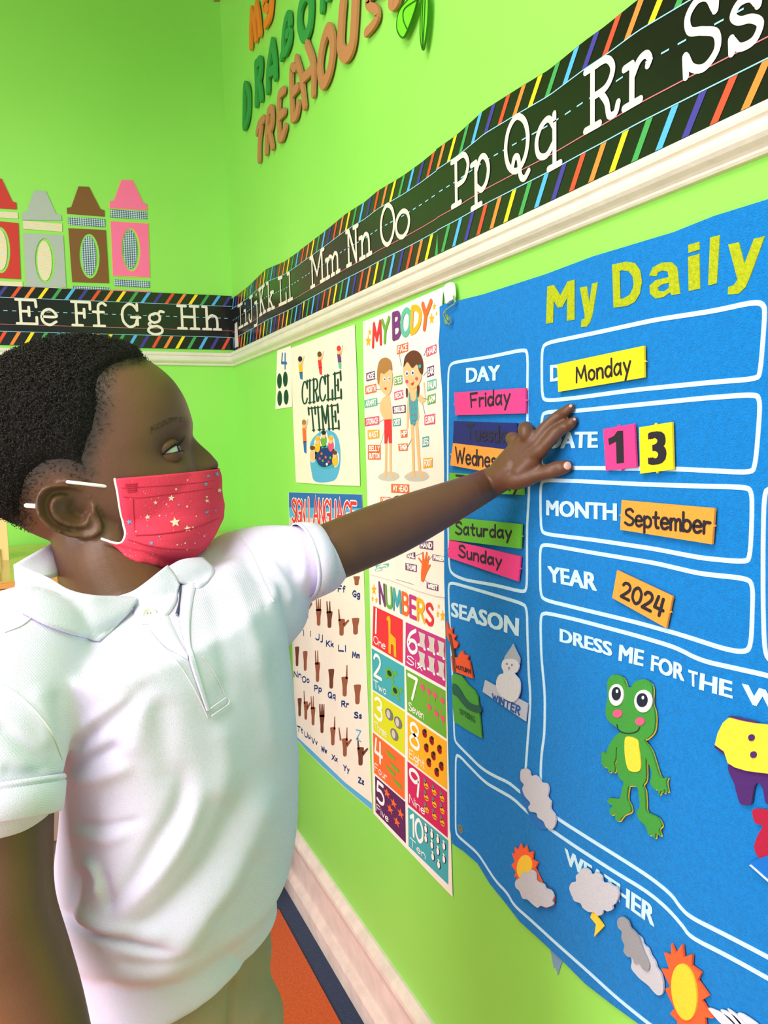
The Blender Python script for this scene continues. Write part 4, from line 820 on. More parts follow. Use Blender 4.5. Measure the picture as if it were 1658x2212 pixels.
piece(c2, 'sun_rays', sp, ORR, 'sunorange', fo, .002, False); piece(c2, 'sun_disc', ell(446, 862, 37, 62, 24, .1), (255, 205, 50), 'sunyellow', fo+.002, .001, False)
piece(c2, 'cloud_felt', [(430,910),(440,885),(465,890),(480,873),(502,885),(508,910),(512,930),(545,945),(555,965),(580,975),(595,1005),(588,1030),(592,1048),(560,1060),(530,1052),(515,1062),(490,1045),(465,1022),(440,1015),(425,980),(406,960),(405,930)], GRY, 'cloudgrey', fo+.0032, .0018)
c3 = figure('felt_storm_cloud', (1285, 1930), 'grey felt storm cloud with yellow lightning over the word weather')
piece(c3, 'lightning', [(798,1050),(778,1110),(806,1145),(797,1207),(846,1155),(814,1108),(822,1050)], (252, 214, 60), 'sunyellow', fo, .0016, False)
piece(c3, 'cloud_felt', [(680,985),(675,960),(687,937),(708,930),(708,902),(728,885),(735,868),(757,865),(775,878),(785,895),(812,888),(835,905),(842,935),(870,938),(888,950),(912,965),(920,1000),(905,1040),(890,1050),(890,1070),(865,1080),(845,1072),(838,1095),(815,1100),(800,1085),(770,1082),(742,1062),(730,1040),(700,1028),(690,1008)], GRY, 'cloudgrey', fo+.0018)
c4 = figure('felt_double_cloud', (1385, 2065), 'two overlapping felt clouds, dark grey on light grey')
piece(c4, 'light_cloud', [(975,1180),(1030,1210),(1045,1245),(1068,1265),(1082,1300),(1102,1330),(1112,1362),(1132,1392),(1143,1440),(1140,1488),(1118,1498),(1095,1480),(1070,1450),(1032,1420),(1012,1400),(984,1362),(986,1320),(960,1260),(950,1200)], GRY, 'cloudgrey', fo)
piece(c4, 'dark_cloud', [(935,1107),(915,1125),(918,1160),(936,1180),(935,1212),(950,1250),(945,1278),(965,1305),(988,1310),(1000,1340),(1022,1340),(1042,1367),(1065,1378),(1074,1350),(1060,1310),(1046,1280),(1032,1240),(1020,1208),(995,1178),(978,1160),(965,1128)], GR2, 'clouddark', fo+.002)
c5 = figure('felt_sun', (1480, 2140), 'large orange felt sun with yellow oval centre at the bottom')
piece(c5, 'sun_rays', [(1185,1240),(1207,1290),(1240,1243),(1247,1307),(1290,1292),(1287,1350),(1335,1385),(1317,1422),(1372,1500),(1337,1522),(1392,1612),(1352,1605),(1360,1690),(1310,1680),(1300,1730),(1262,1700),(1235,1720),(1215,1625),(1180,1588),(1202,1562),(1155,1465),(1180,1452),(1136,1365),(1176,1368),(1150,1285),(1187,1298)], ORR, 'sunorange', fo, .0025, False)
piece(c5, 'sun_disc', ell(1247, 1482, 62, 142, 30, -.12), (255, 205, 50), 'sunyellow', fo+.0026, .002, False)
c6 = figure('felt_wind_swirl', (1585, 2200), 'pale silver felt wind swirl beside the large sun')
SIL = (214, 220, 232)
for q in ([(1365,1562),(1420,1580),(1470,1610),(1510,1660),(1480,1680),(1440,1650),(1400,1610)], [(1425,1572),(1480,1590),(1530,1640),(1560,1700),(1530,1700),(1500,1650)], [(1460,1566),(1500,1590),(1540,1630),(1600,1700),(1570,1710),(1520,1640)], [(1515,1600),(1535,1590),(1620,1650),(1600,1680)]): piece(c6, 'swirl_strip', q, SIL, 'silver', fo, .0012)
# season pieces
sn = figure('felt_snowman', (1095, 1480), 'pale grey felt snowman over a grey winter sign')
piece(sn, 'sign', [(252,1082),(465,1200),(455,1288),(240,1140)], (186, 196, 212), 'winter', fo, .0015, False, C6)
mb = MB(); text_quad(mb, PR, C6([(285,1152),(425,1218),(285,1178),(418,1256)]), 'WINTER', felt('felt_winterblue', (24, 86, 160)), .0022, fo+.0016, .0003, gap=.3); mb.build('printed_word', sn)
piece(sn, 'hat', [(390,902),(396,915),(425,975),(424,1000),(345,990),(350,965),(384,915)], (168, 178, 192), 'hatgrey', fo+.0016, .0014, False, C6)
mb = MB(); P = crom(C6([(348,985),(370,976),(410,980),(428,1010),(418,1040),(405,1050),(430,1085),(432,1140),(415,1180),(390,1190),(345,1165),(318,1125),(316,1085),(330,1055),(352,1045),(342,1015)]), 4, True); mb.poly(PR, pm(PR, P, fo), fo+.0017, .0018, felt('felt_snow', (214, 220, 228))); mb.build('snow_body', sn)
mb = MB()
for x, y in ((370, 1000), (394, 1006)): mb.poly(PR, pm(PR, ell(*C6([(x, y)])[0], 2, 2.6), fo), fo+.0036, .0002, felt('felt_hatdark', (130, 140, 155)))
mb.poly(PR, pm(PR, C6([(376,1014),(386,1018),(378,1035)]), fo), fo+.0036, .0002, felt('felt_hatdark', (130, 140, 155))); mb.build('face', sn)
au = figure('felt_autumn_tree', (995, 1405), 'orange felt autumn tree and sign at the board left edge')
piece(au, 'foliage', [(62,790),(72,830),(90,820),(88,850),(108,860),(98,880),(118,900),(105,925),(85,905),(70,880),(60,850)], (232, 84, 40), 'autumn', fo, .0018, True, C6)
piece(au, 'trunk', [(68,850),(80,860),(98,960),(104,1045),(94,1045),(86,960)], (110, 62, 40), 'trunk', fo+.0018, .001, False, C6)
piece(au, 'sign', [(84,962),(118,972),(126,950),(140,935),(148,955),(172,960),(166,980),(176,990),(192,1074),(92,1036)], (236, 88, 40), 'autumnsign', fo, .0022, False, C6)
mb = MB(); text_quad(mb, PR, C6([(102,1008),(174,1030),(104,1024),(176,1052)]), 'AUTUMN', TXT, .0012, fo+.0023, .0002, gap=.3); mb.build('printed_word', au)
spg = figure('felt_spring_hill', (1010, 1525), 'green felt spring hill and sign at the board left edge')
piece(spg, 'hill', [(88,1058),(105,1050),(135,1062),(170,1108),(200,1135),(216,1165),(228,1280),(236,1372),(170,1335),(100,1290),(90,1200)], (72, 160, 56), 'spring', fo, .0018, False, C6)
piece(spg, 'dark_band', [(90,1100),(120,1120),(150,1170),(180,1200),(224,1215),(227,1245),(185,1238),(150,1215),(110,1165),(90,1150)], (24, 92, 70), 'springdark', fo+.0018, .001, True, C6)
mb = MB(); text_quad(mb, PR, C6([(120,1225),(196,1268),(122,1248),(198,1296)]), 'SPRING', felt('felt_springtext', (40, 110, 40)), .0018, fo+.0020, .0002, gap=.3); mb.build('printed_word', spg)

# ================================================================== SHELF CABINET in the corner
WOOD = mat('varnished_wood', (206, 168, 86), .25, noise=(14, .12), spec=.6, coat=.3)
CAB = mat('cabinet_dark_laminate', (104, 90, 86), .6, noise=(6, .08))
ts = empty('low_cabinet', (-.6, 1.76, 0), 'low wooden-topped cabinet along the back wall behind the boy', 'cabinet')
ZT = .80; YF = 1.50; XR = DW-.01
mb = MB(); mb.box((-2.2, YF, ZT-.014), (XR, LW-.02, ZT), WOOD); mb.box((-2.2, YF-.008, ZT-.012), (XR, YF, ZT-.003), mat('wood_edge', (214, 150, 78), .35)); mb.box((-2.2, YF-.006, ZT-.026), (XR, YF+.002, ZT-.014), mat('wood_edge', (214, 150, 78), .35)); mb.build('cabinet_top', ts)
mb = MB(); mb.box((-2.15, YF+.04, 0.006), (.30, LW-.03, ZT-.026), CAB); mb.build('cabinet_body', ts)
mb = MB(); mb.box((-2.15, YF+.03, 0.30), (.28, YF+.044, .56), mat('drawer_front', (150, 132, 124), .5)); mb.build('drawer_front', ts)
mb = MB(); mb.box((-2.15, YF+.03, 0.04), (.28, YF+.044, .27), mat('drawer_front', (150, 132, 124), .5)); mb.build('drawer_front', ts)
fr = empty('picture_frame', (0, 0, 0), 'pale wooden frame standing on the cabinet behind the head', 'picture frame')
a = W3(17, 1168, 1.62); fr.location = (a[0], a[1], ZT)
FW = mat('pale_wood', (232, 206, 140), .4)
ax, ay = a[0], a[1]
for nm, lo, hi, m_ in (('frame_side', (ax-.016, ay, ZT), (ax, ay+.02, ZT+.11), FW), ('frame_side', (ax-.16, ay, ZT), (ax-.144, ay+.02, ZT+.11), FW), ('frame_foot', (ax-.144, ay-.004, ZT), (ax-.016, ay+.02, ZT+.024), FW), ('frame_panel', (ax-.144, ay+.008, ZT+.024), (ax-.016, ay+.012, ZT+.11), mat('dark_panel', (34, 44, 30), .5))):
    mb = MB(); mb.box(lo, hi, m_); mb.build(nm, fr)
a = W3(474, 1150, 1.60)
bl = empty('wooden_block', (a[0], a[1], ZT), 'small pale wooden block on the cabinet beside the mask', 'block')
mb = MB(); mb.box((a[0]-.03, a[1], ZT), (a[0]+.008, a[1]+.02, ZT+.032), FW); mb.build('block_body', bl); mb = MB(); mb.box((a[0]-.026, a[1]-.001, ZT+.006), (a[0]+.004, a[1], ZT+.026), mat('pale_wood_face', (240, 214, 150), .4)); mb.build('block_face', bl)
# ================================================================== THE CHILD
from mathutils.bvhtree import BVHTree
FWD = RW @ [0,0,1]; RGT = RW @ [1,0,0]
def nrm(v): v = np.array(v, float); return v/np.linalg.norm(v)
def WO(px, py, off):                 # point seen at pixel, standing `off` in front of the right wall
    r = ray(px, py); return CAM+r*((DW-off)/r[0])
def project(P):
    Q = (np.asarray(P)-CAM) @ RW      # world -> camera
    return 829+FP*Q[:, 0]/Q[:, 2], 1106+FP*Q[:, 1]/Q[:, 2], Q[:, 2]
def sample_path(pts, n):
    pts = [np.array(p, float) for p in pts]; return np.array(crom(pts, n))
class TM:                             # triangle/quad soup of closed shells
    def __init__(s): s.v = []; s.f = []
    def add(s, vs, fs):
        b = len(s.v); s.v += [tuple(map(float, p)) for p in vs]; s.f += [tuple(b+i for i in f) for f in fs]
    def tube(s, path, seg=18, n=4, flat=None):
        """path: list of (x,y,z,r); rounded ends; flat=(axis, k) squashes along axis"""
        P = sample_path(path, n); C = P[:, :3]; R = P[:, 3]
        T = np.gradient(C, axis=0); T /= np.linalg.norm(T, axis=1)[:, None]
        up = np.array([0, 0, 1.]) if abs(T[0][2]) < .9 else np.array([1., 0, 0])
        u = nrm(np.cross(T[0], up)); rings = []
        def ring(c, t, r, u):
            v = np.cross(t, u); out = []
            for k in range(seg):
                a = 2*PI*k/seg; d = (u*math.cos(a)+v*math.sin(a))*r
                if flat is not None: ax = flat[0]; d = d-ax*np.dot(d, ax)*(1-flat[1])
                out.append(c+d)
            return out
        for i in range(len(C)):
            u = nrm(u-T[i]*np.dot(u, T[i]))
            if i == 0:
                for q in (80, 55, 28): a = math.radians(q); rings.append(ring(C[0]-T[0]*R[0]*math.sin(a), T[0], R[0]*math.cos(a), u))
            rings.append(ring(C[i], T[i], R[i], u))
            if i == len(C)-1:
                for q in (28, 55, 80): a = math.radians(q); rings.append(ring(C[i]+T[i]*R[i]*math.sin(a), T[i], R[i]*math.cos(a), u))
        m = len(rings); vs = [p for r in rings for p in r]; fs = []
        for i in range(m-1):
            for k in range(seg): j = (k+1) % seg; fs.append((i*seg+k, i*seg+j, (i+1)*seg+j, (i+1)*seg+k))
        vs += [np.mean(rings[0], axis=0), np.mean(rings[-1], axis=0)]; a0 = len(vs)-2
        for k in range(seg): j = (k+1) % seg; fs.append((a0, j, k)); fs.append((a0+1, (m-1)*seg+k, (m-1)*seg+j))
        s.add(vs, fs)
    def loft(s, rings):
        seg = len(rings[0]); m = len(rings); vs = [p for r in rings for p in r]; fs = []
        for i in range(m-1):
            for k in range(seg): j = (k+1) % seg; fs.append((i*seg+k, i*seg+j, (i+1)*seg+j, (i+1)*seg+k))
        vs += [np.mean(rings[0], axis=0), np.mean(rings[-1], axis=0)]; a0 = len(vs)-2
        for k in range(seg): j = (k+1) % seg; fs.append((a0, j, k)); fs.append((a0+1, (m-1)*seg+k, (m-1)*seg+j))
        s.add(vs, fs)
def eval_mods(name, vs, fs, mods):
    me = bpy.data.meshes.new(name); me.from_pydata([tuple(v) for v in vs], [], fs); me.update()
    bm = bmesh.new(); bm.from_mesh(me); bmesh.ops.recalc_face_normals(bm, faces=bm.faces); bm.to_mesh(me); bm.free()
    o = bpy.data.objects.new(name, me); COL.objects.link(o)
    for t, kw in mods:
        m = o.modifiers.new('m', t)
        for k, v in kw.items(): setattr(m, k, v)
    dg = bpy.context.evaluated_depsgraph_get(); out = bpy.data.meshes.new_from_object(o.evaluated_get(dg))
    bpy.data.objects.remove(o); bpy.data.meshes.remove(me)
    n = len(out.vertices); co = np.empty(n*3); out.vertices.foreach_get('co', co)
    return out, co.reshape(-1, 3)
def normals(me):
    a = np.empty(len(me.vertices)*3); me.vertices.foreach_get('normal', a); return a.reshape(-1, 3)
def put_mesh(name, me, parent, m, smooth=True):
    co = np.empty(len(me.vertices)*3); me.vertices.foreach_get('co', co); co = co.reshape(-1, 3)-np.array(wloc(parent))
    me.vertices.foreach_set('co', co.ravel()); me.materials.clear(); me.materials.append(m)
    me.polygons.foreach_set('use_smooth', [smooth]*len(me.polygons)); me.update(); me.name = name
    o = bpy.data.objects.new(name, me); COL.objects.link(o); o.parent = parent; return o
def grid_mesh(mb, G, m, closed=False, thick=0):
    """G: rows x cols of points"""
    r, c = len(G), len(G[0]); vs = [p for row in G for p in row]
    fs = [(i*c+j, i*c+(j+1) % c, (i+1)*c+(j+1) % c, (i+1)*c+j) for i in range(r-1) for j in range(c if closed else c-1)]
    if thick:
        A = np.array(vs).reshape(r, c, 3); du = np.gradient(A, axis=1); dv = np.gradient(A, axis=0); N = np.cross(du, dv); N /= np.maximum(np.linalg.norm(N, axis=2), 1e-12)[:, :, None]
        mid = A[r//2, c//2]; sg = 1 if np.dot(N[r//2, c//2], mid-CAM) > 0 else -1
        B = (A+N*thick*sg).reshape(-1, 3); n = len(vs); vs = vs+list(B)
        fs += [tuple(n+k for k in f[::-1]) for f in fs]
        edge = [(0, j) for j in range(c)]+[(i, c-1) for i in range(1, r)]+[(r-1, j) for j in range(c-2, -1, -1)]+[(i, 0) for i in range(r-2, 0, -1)]
        for a, b in zip(edge, edge[1:]+edge[:1]):
            ia, ib = a[0]*c+a[1], b[0]*c+b[1]; fs.append((ia, n+ia, n+ib, ib))
    mb.add(vs, fs, m)

# ---------- head frame
fw = RGT*.983+FWD*.182; fw[2] = 0; fw = nrm(fw); TI = math.radians(17); ZU = np.array([0, 0, 1.])
HA = fw*math.cos(TI)+ZU*math.sin(TI); HB = ZU*math.cos(TI)-fw*math.sin(TI); HW = np.cross(HA, HB)
if np.dot(HW, FWD) > 0: HW = -HW
HC = W3(205, 985, .70)
def loc_ab(px, py, w=0.0):
    r = ray(px, py); c0 = HC+HW*w; t = np.dot(c0-CAM, HW)/np.dot(r, HW); p = CAM+r*t-HC; return np.dot(p, HA), np.dot(p, HB)
def head_pt(a, b, w): return HC+HA*a+HB*b+HW*w
PROF = [(415,945),(416,970),(424,1000),(436,1030),(448,1055),(452,1075),(446,1095),(443,1120),(436,1150),(420,1185),(390,1202),(340,1203),(290,1198),(240,1192),(170,1182),(100,1162),(40,1130),(-10,1085),(-45,1030),(-58,960),(-50,890),(-15,825),(40,782),(100,756),(160,746),(220,747),(280,761),(330,784),(372,819),(398,858),(411,895),(415,925)]
_pr = np.array([loc_ab(*p) for p in PROF]); _an = np.arctan2(_pr[:, 1], _pr[:, 0]); _rr = np.hypot(_pr[:, 0], _pr[:, 1])
_o = np.argsort(_an); _an = _an[_o]; _rr = _rr[_o]
_an3 = np.concatenate([_an-2*PI, _an, _an+2*PI]); _rr3 = np.concatenate([_rr]*3)
NPH, NT = 300, 150
ph = np.linspace(-PI, PI, NPH, endpoint=False); rho = np.interp(ph, _an3, _rr3)
ker = np.exp(-np.linspace(-2, 2, 9)**2); ker /= ker.sum(); rho = np.convolve(np.concatenate([rho[-4:], rho, rho[:4]]), ker, 'valid')
front = np.clip(np.cos(ph+.15), 0, 1)**.8; down = np.exp(-((ph+1.9)/.55)**2); topm = np.exp(-((ph-1.5)/.8)**2); backm = np.exp(-((np.abs(ph)-PI)/.8)**2)
ee = .80-.16*front+.12*down-.04*topm-.08*backm
W0 = .0655
NOSE = [(412,930),(415,940),(425,953),(440,967),(456,982),(468,996),(472,1004),(469,1013),(460,1020),(446,1026),(436,1034)]
_n = np.array([loc_ab(*p) for p in NOSE])
def base_A(b):                         # profile A at height b on the front
    bb = _pr[[0,1,2,3,4,5,6,7,31,30,29]]; o = np.argsort(bb[:, 1]); return np.interp(b, bb[o, 1], bb[o, 0])
def nose_amp(b):
    o = np.argsort(_n[:, 1]); nb = _n[o, 1]; na = _n[o, 0]-base_A(_n[o, 1]); na[0] = 0; na[-1] = 0; na = np.maximum(na, 0)
    return np.interp(b, nb, na, left=0, right=0)
EYE = loc_ab(366, 975, .036)
def head_grid(offset=None, face=True, npt=NT):
    t = np.linspace(-PI/2, PI/2, npt)[1:-1]
    T, PH = np.meshgrid(t, ph, indexing='ij'); RH = rho[None, :]*np.cos(T)**ee[None, :]
    A = RH*np.cos(PH); B = RH*np.sin(PH)
    wide = 1+.05*np.exp(-((B-.03)/.04)**2)*np.cos(T)-.16*np.clip(-B/.09, 0, 1)*np.clip((A+.05)/.1, 0, 1)*np.cos(T)
    W = np.sin(T)*W0*wide
    if offset is not None:
        N = np.stack([A/.095**2, B/.09**2, W/.066**2], -1); N /= np.linalg.norm(N, axis=-1)[..., None]
        A = A+N[..., 0]*offset(A, B, W); B_ = B+N[..., 1]*offset(A, B, W); W = W+N[..., 2]*offset(A, B, W); B = B_
    if face:
        am = nose_amp(B); fm = (A > .03)
        sg = .0065+.0065*np.clip((EYE[1]-B+.005)/.03, 0, 1)
        A = A+fm*am*np.exp(-(np.abs(W)/sg)**2.4)
        n0 = loc_ab(444, 1012)
        A = A+fm*.0045*np.exp(-((np.abs(W)-.0125)/.0045)**2-((B-n0[1])/.0065)**2)            # nostril wings
        for s_ in (-1, 1):
            d2 = ((A-EYE[0]-.004)/.016)**2+((B-EYE[1]-.001)/.0115)**2+((W-s_*.037)/.017)**2
            k = fm*np.exp(-d2*1.1); A = A-k*.0062; W = W-s_*k*.0026                              # eye sockets
            bo = loc_ab(378, 925)
            k = fm*np.exp(-((B-bo[1])/.008)**2-((W-s_*.026)/.017)**2); A = A+k*.0026               # brow
            ck = loc_ab(395, 1035)
            k = fm*np.exp(-((B-ck[1]-.004)/.018)**2-((W-s_*.034)/.018)**2); A = A+k*.0035; W = W+s_*k*.0022    # cheeks
    P = HC+A[..., None]*HA+B[..., None]*HB+W[..., None]*HW
    return P, A, B, W
def head_shell(P):
    r, c = P.shape[:2]; vs = list(P.reshape(-1, 3)); fs = [(i*c+j, i*c+(j+1) % c, (i+1)*c+(j+1) % c, (i+1)*c+j) for i in range(r-1) for j in range(c)]
    vs += [P[0].mean(0), P[-1].mean(0)]; a0 = len(vs)-2
    for j in range(c): k = (j+1) % c; fs.append((a0, k, j)); fs.append((a0+1, (r-1)*c+j, (r-1)*c+k))
    return vs, fs
BODY = TM()
Ph, _, _, _ = head_grid(); vs, fs = head_shell(Ph); BODY.add(vs, fs)
# ears
EAR = [(170,1046),(150,1041),(128,1040),(106,1047),(94,1064),(90,1088),(96,1112),(111,1133),(134,1151),(160,1162),(185,1167),(205,1164),(217,1152),(220,1136),(213,1118),(208,1100),(202,1080),(190,1060)]
def ear(side):
    sc = .635/FP; cx, cy = 160, 1102; base = W3(cx, cy, 1.0); base = loc_ab(cx, cy, .058); c0 = head_pt(base[0], base[1], .0575*side)
    ang = np.array([math.atan2(-(y-cy), x-cx) for x, y in EAR]); rad = np.array([math.hypot(x-cx, y-cy) for x, y in EAR])*sc
    o = np.argsort(ang); ang = ang[o]; rad = rad[o]; a3 = np.concatenate([ang-2*PI, ang, ang+2*PI]); r3 = np.concatenate([rad]*3)
    e1 = nrm(RGT-HW*np.dot(RGT, HW)); e2 = nrm(-(RW @ [0, 1, 0])); e2 = nrm(e2-HW*np.dot(e2, HW)-e1*np.dot(e2, e1)); nrs = 72; nr = 26
    top = []; bot = []
    for i in range(nr+1):
        rr = i/nr; rowt = []; rowb = []
        for k in range(nrs):
            a = -PI+2*PI*k/nrs; R0 = float(np.interp(a, a3, r3)); x = math.cos(a)*R0*rr; y = math.sin(a)*R0*rr; X, Y = x/sc, y/sc     # px offsets
            back = np.clip((-X+20)/80, 0, 1)
            rimm = 1/(1+math.exp(-(-X+28)/9)) if Y > -45 else .35; rimm = max(rimm, .9/(1+math.exp(-(Y-25)/7)))
            h = .0035+.0135*back
            h += .0056*rimm*math.exp(-((rr-.90)/.085)**2)-.0036*rimm*math.exp(-((rr-.70)/.10)**2)
            ah = math.exp(-((rr-.52)/.10)**2)*(1/(1+math.exp(-(-X-2)/6)) + (.8 if (Y < -8 and X < 32) else 0)); h += .0042*min(ah, 1)
            h -= .0135*math.exp(-((X-10)/20)**2-((Y-3)/21)**2)
            h -= .0042*math.exp(-((X+2)/26)**2-((Y-36)/8)**2)
            h += .0046*math.exp(-((X-40)/9)**2-((Y+2)/12)**2)
            if Y < -40: h += .0020*math.exp(-((X-28)/28)**2-((Y+52)/12)**2)
            edge = max(0, (rr-.93)/.07); h -= .0012*edge**2
            rowt.append(c0+e1*x+e2*y+HW*side*h)
            rowb.append(c0+e1*x*(.985 if rr > .9 else .95)+e2*y*(.985 if rr > .9 else .95)+HW*side*(h-.0030-(.018*(1-rr**3))))
        top.append(rowt); bot.append(rowb)
    vs = [p for r_ in top for p in r_]+[p for r_ in bot for p in r_]; n0 = (nr+1)*nrs; fs = []
    for i in range(nr):
        for k in range(nrs):
            j = (k+1) % nrs
            fs.append((i*nrs+k, i*nrs+j, (i+1)*nrs+j, (i+1)*nrs+k)); fs.append((n0+i*nrs+j, n0+i*nrs+k, n0+(i+1)*nrs+k, n0+(i+1)*nrs+j))
    for k in range(nrs): j = (k+1) % nrs; fs.append((nr*nrs+k, nr*nrs+j, n0+nr*nrs+j, n0+nr*nrs+k))
    return vs, fs
for sd in (1, -1): BODY.add(*ear(sd))
def C4(p, r): return (*p, r)
# neck, torso, hips, legs
BODY.tube([C4(W3(215, 1090, .70), .046), C4(W3(232, 1190, .690), .0440), C4(W3(245, 1260, .675), .0435), C4(W3(285, 1350, .650), .048)], seg=36)
TORC = W3(372, 1700, .625)
TL = RGT*.45+FWD*.89; TL[2] = 0; TL = nrm(TL); TN = np.array([TL[1], -TL[0], 0.])       # left-shoulder direction, chest direction
if np.dot(TN, RGT) < 0: TN = -TN
tb = [(.60, .085, .06), (.70, .080, .06), (.80, .080, .06), (.865, .075, .05), (.885, .05, .04)]
def ell_ring(c, a, b, seg=64, ex=2.0, tilt=0, z=None):
    out = []
    for k in range(seg):
        t = 2*PI*k/seg; ca, sa = math.cos(t), math.sin(t); x = a*abs(ca)**(2/ex)*math.copysign(1, ca); y = b*abs(sa)**(2/ex)*math.copysign(1, sa)
        p = np.array(c)+TL*x+TN*y; p[2] += tilt*x; out.append(p)
    return out
def solve_ring(z, pl, pr, d0, ratio, ex=2.3, tilt=0):
    c = W3((pl+pr)/2, 1500, d0); c[2] = z; a = .11
    for _ in range(10):
        rg = np.array(ell_ring(c, a, a*ratio, 64, ex, tilt)); X, Y, D = project(rg); l, r = X.min(), X.max()
        a *= (pr-pl)/(r-l); c = c+RGT*(((pl+pr)/2-(l+r)/2)*d0/FP); c[2] = z
    return c, a
zrow = lambda y, d=.62: CAMZ-(y-957)*d/FP
tb = [(.62, .060, .045), (.70, .060, .045), (.80, .065, .05), (.86, .060, .045), (.88, .04, .035)]
BODY.loft([ell_ring((TORC[0], TORC[1], z), a, b, 48, 2.2, 0) for z, a, b in tb])
BODY.tube([C4(W3(290, 1370, .665), .034), C4(np.array([TORC[0], TORC[1], .85]), .034)], seg=24)
BODY.tube([C4(W3(45, 1400, .56), .036), C4(W3(150, 1430, .61), .034), C4(W3(300, 1430, .68), .032), C4(W3(490, 1280, .752), .030)], seg=24)
LEG = [W3(468, 2200, .655), W3(325, 2200, .620)]
SHO = []
for L_ in LEG:
    f_ = [C4((L_[0], L_[1], z), r) for z, r in ((.60, .026), (.50, .036), (.32, .038), (.20, .034), (.09, .026), (.05, .026))]; BODY.tube(f_, seg=24)
    BODY.tube([C4(np.array([L_[0], L_[1], .035])-TN*.02, .024), C4(np.array([L_[0], L_[1], .035])+TN*.06, .020)], seg=16)
# near (right) arm hanging at the lower left
BODY.tube([C4(W3(45, 1400, .56), .036), C4(W3(12, 1640, .515), .032), C4(W3(5, 1850, .50), .0305), C4(W3(12, 1965, .495), .0300), C4(W3(58, 2080, .495), .0268), C4(W3(98, 2185, .495), .0240), C4(W3(150, 2330, .495), .0185)], seg=32)
wn = W3(150, 2330, .495); hd = nrm(wn-W3(98, 2185, .495)); sid = nrm(np.cross(hd, HW)); 
for k, (o_, ln) in enumerate(((-.020, .058), (-.007, .068), (.007, .066), (.019, .055))):
    k0 = wn+hd*.052+TN*0+nrm(np.cross(hd, RGT))*0; q = nrm(FWD-hd*np.dot(FWD, hd)); m0 = wn+hd*.055+q*o_
    BODY.tube([C4(wn+q*o_*.5, .012), C4(m0, .0095)], seg=14); BODY.tube([C4(m0, .0072), C4(m0+hd*ln*.55+RGT*.004, .0066), C4(m0+hd*ln*.95+RGT*.014, .0054)], seg=14)
q = nrm(FWD-hd*np.dot(FWD, hd)); BODY.tube([C4(wn+q*.008, .011), C4(wn+q*.026+hd*.022+RGT*.01, .009), C4(wn+q*.032+hd*.050+RGT*.014, .0065)], seg=14)
# far (left) arm reaching to the board
BODY.tube([C4(W3(500, 1255, .756), .032), C4(W3(600, 1232, .752), .0285), C4(W3(690, 1202, .742), .0282), C4(W3(780, 1166, .765), .0288), C4(W3(850, 1138, .785), .0282), C4(W3(930, 1103, .807), .0245), C4(W3(1010, 1067, .828), .0195), C4(WO(1055, 1045, .050), .0172), C4(WO(1082, 1030, .0475), .0155), C4(WO(1105, 1012, .044), .0130)], seg=36)
wr = WO(1062, 1042, .050)
KN = dict(i=WO(1167, 971, .032), m=WO(1155, 951, .035), r=WO(1139, 946, .038), p=WO(1121, 958, .037))
for k, r0 in (('i', .0095), ('m', .0090), ('r', .0090), ('p', .0085)):
    c_ = wr*.75+KN[k]*.25+(KN['m']-wr)*0
    BODY.tube([C4(wr*.85+KN[k]*.15, .0125), C4(wr*.45+KN[k]*.55, .0108), C4(KN[k], r0-.0010)], seg=18)
def fing(pts): BODY.tube([C4(WO(x, y, o), r) for x, y, o, r in pts], seg=20, n=5)
fing([(1155,951,.035,.0078),(1168,936,.031,.0070),(1181,921,.0255,.0068),(1196,906,.020,.0060),(1210,896,.0155,.0060),(1222,888,.0140,.0056),(1231,881,.0118,.0048)])
fing([(1167,971,.032,.0080),(1185,952,.028,.0072),(1199,937,.0235,.0070),(1212,927,.018,.0062),(1224,920,.0135,.0060),(1233,914,.0130,.0055),(1238,909,.0115,.0046)])
fing([(1139,948,.038,.0082),(1136,936,.0415,.0078),(1133,926,.040,.0074),(1140,926,.030,.0068),(1148,936,.020,.0066),(1146,948,.016,.0062),(1140,955,.018,.0056)])
fing([(1121,960,.037,.0078),(1112,952,.040,.0074),(1105,947,.038,.0070),(1112,946,.028,.0062),(1122,956,.020,.0060),(1124,966,.017,.0058),(1120,972,.019,.0052)])
fing([(1092,1033,.046,.0100),(1112,1034,.043,.0120),(1140,1029,.036,.0105),(1158,1024,.031,.0086),(1176,1020,.0265,.0078),(1190,1017,.023,.0080),(1202,1013,.0185,.0082),(1214,1010,.0145,.0078),(1223,1008,.0138,.0066)])
BODY.tube([C4(WO(1125, 1018, .040), .012), C4(WO(1150, 992, .034), .010)], seg=16)
bme, co = eval_mods('body', BODY.v, BODY.f, [('REMESH', dict(mode='VOXEL', voxel_size=.0015)), ('SMOOTH', dict(factor=.5, iterations=6))])
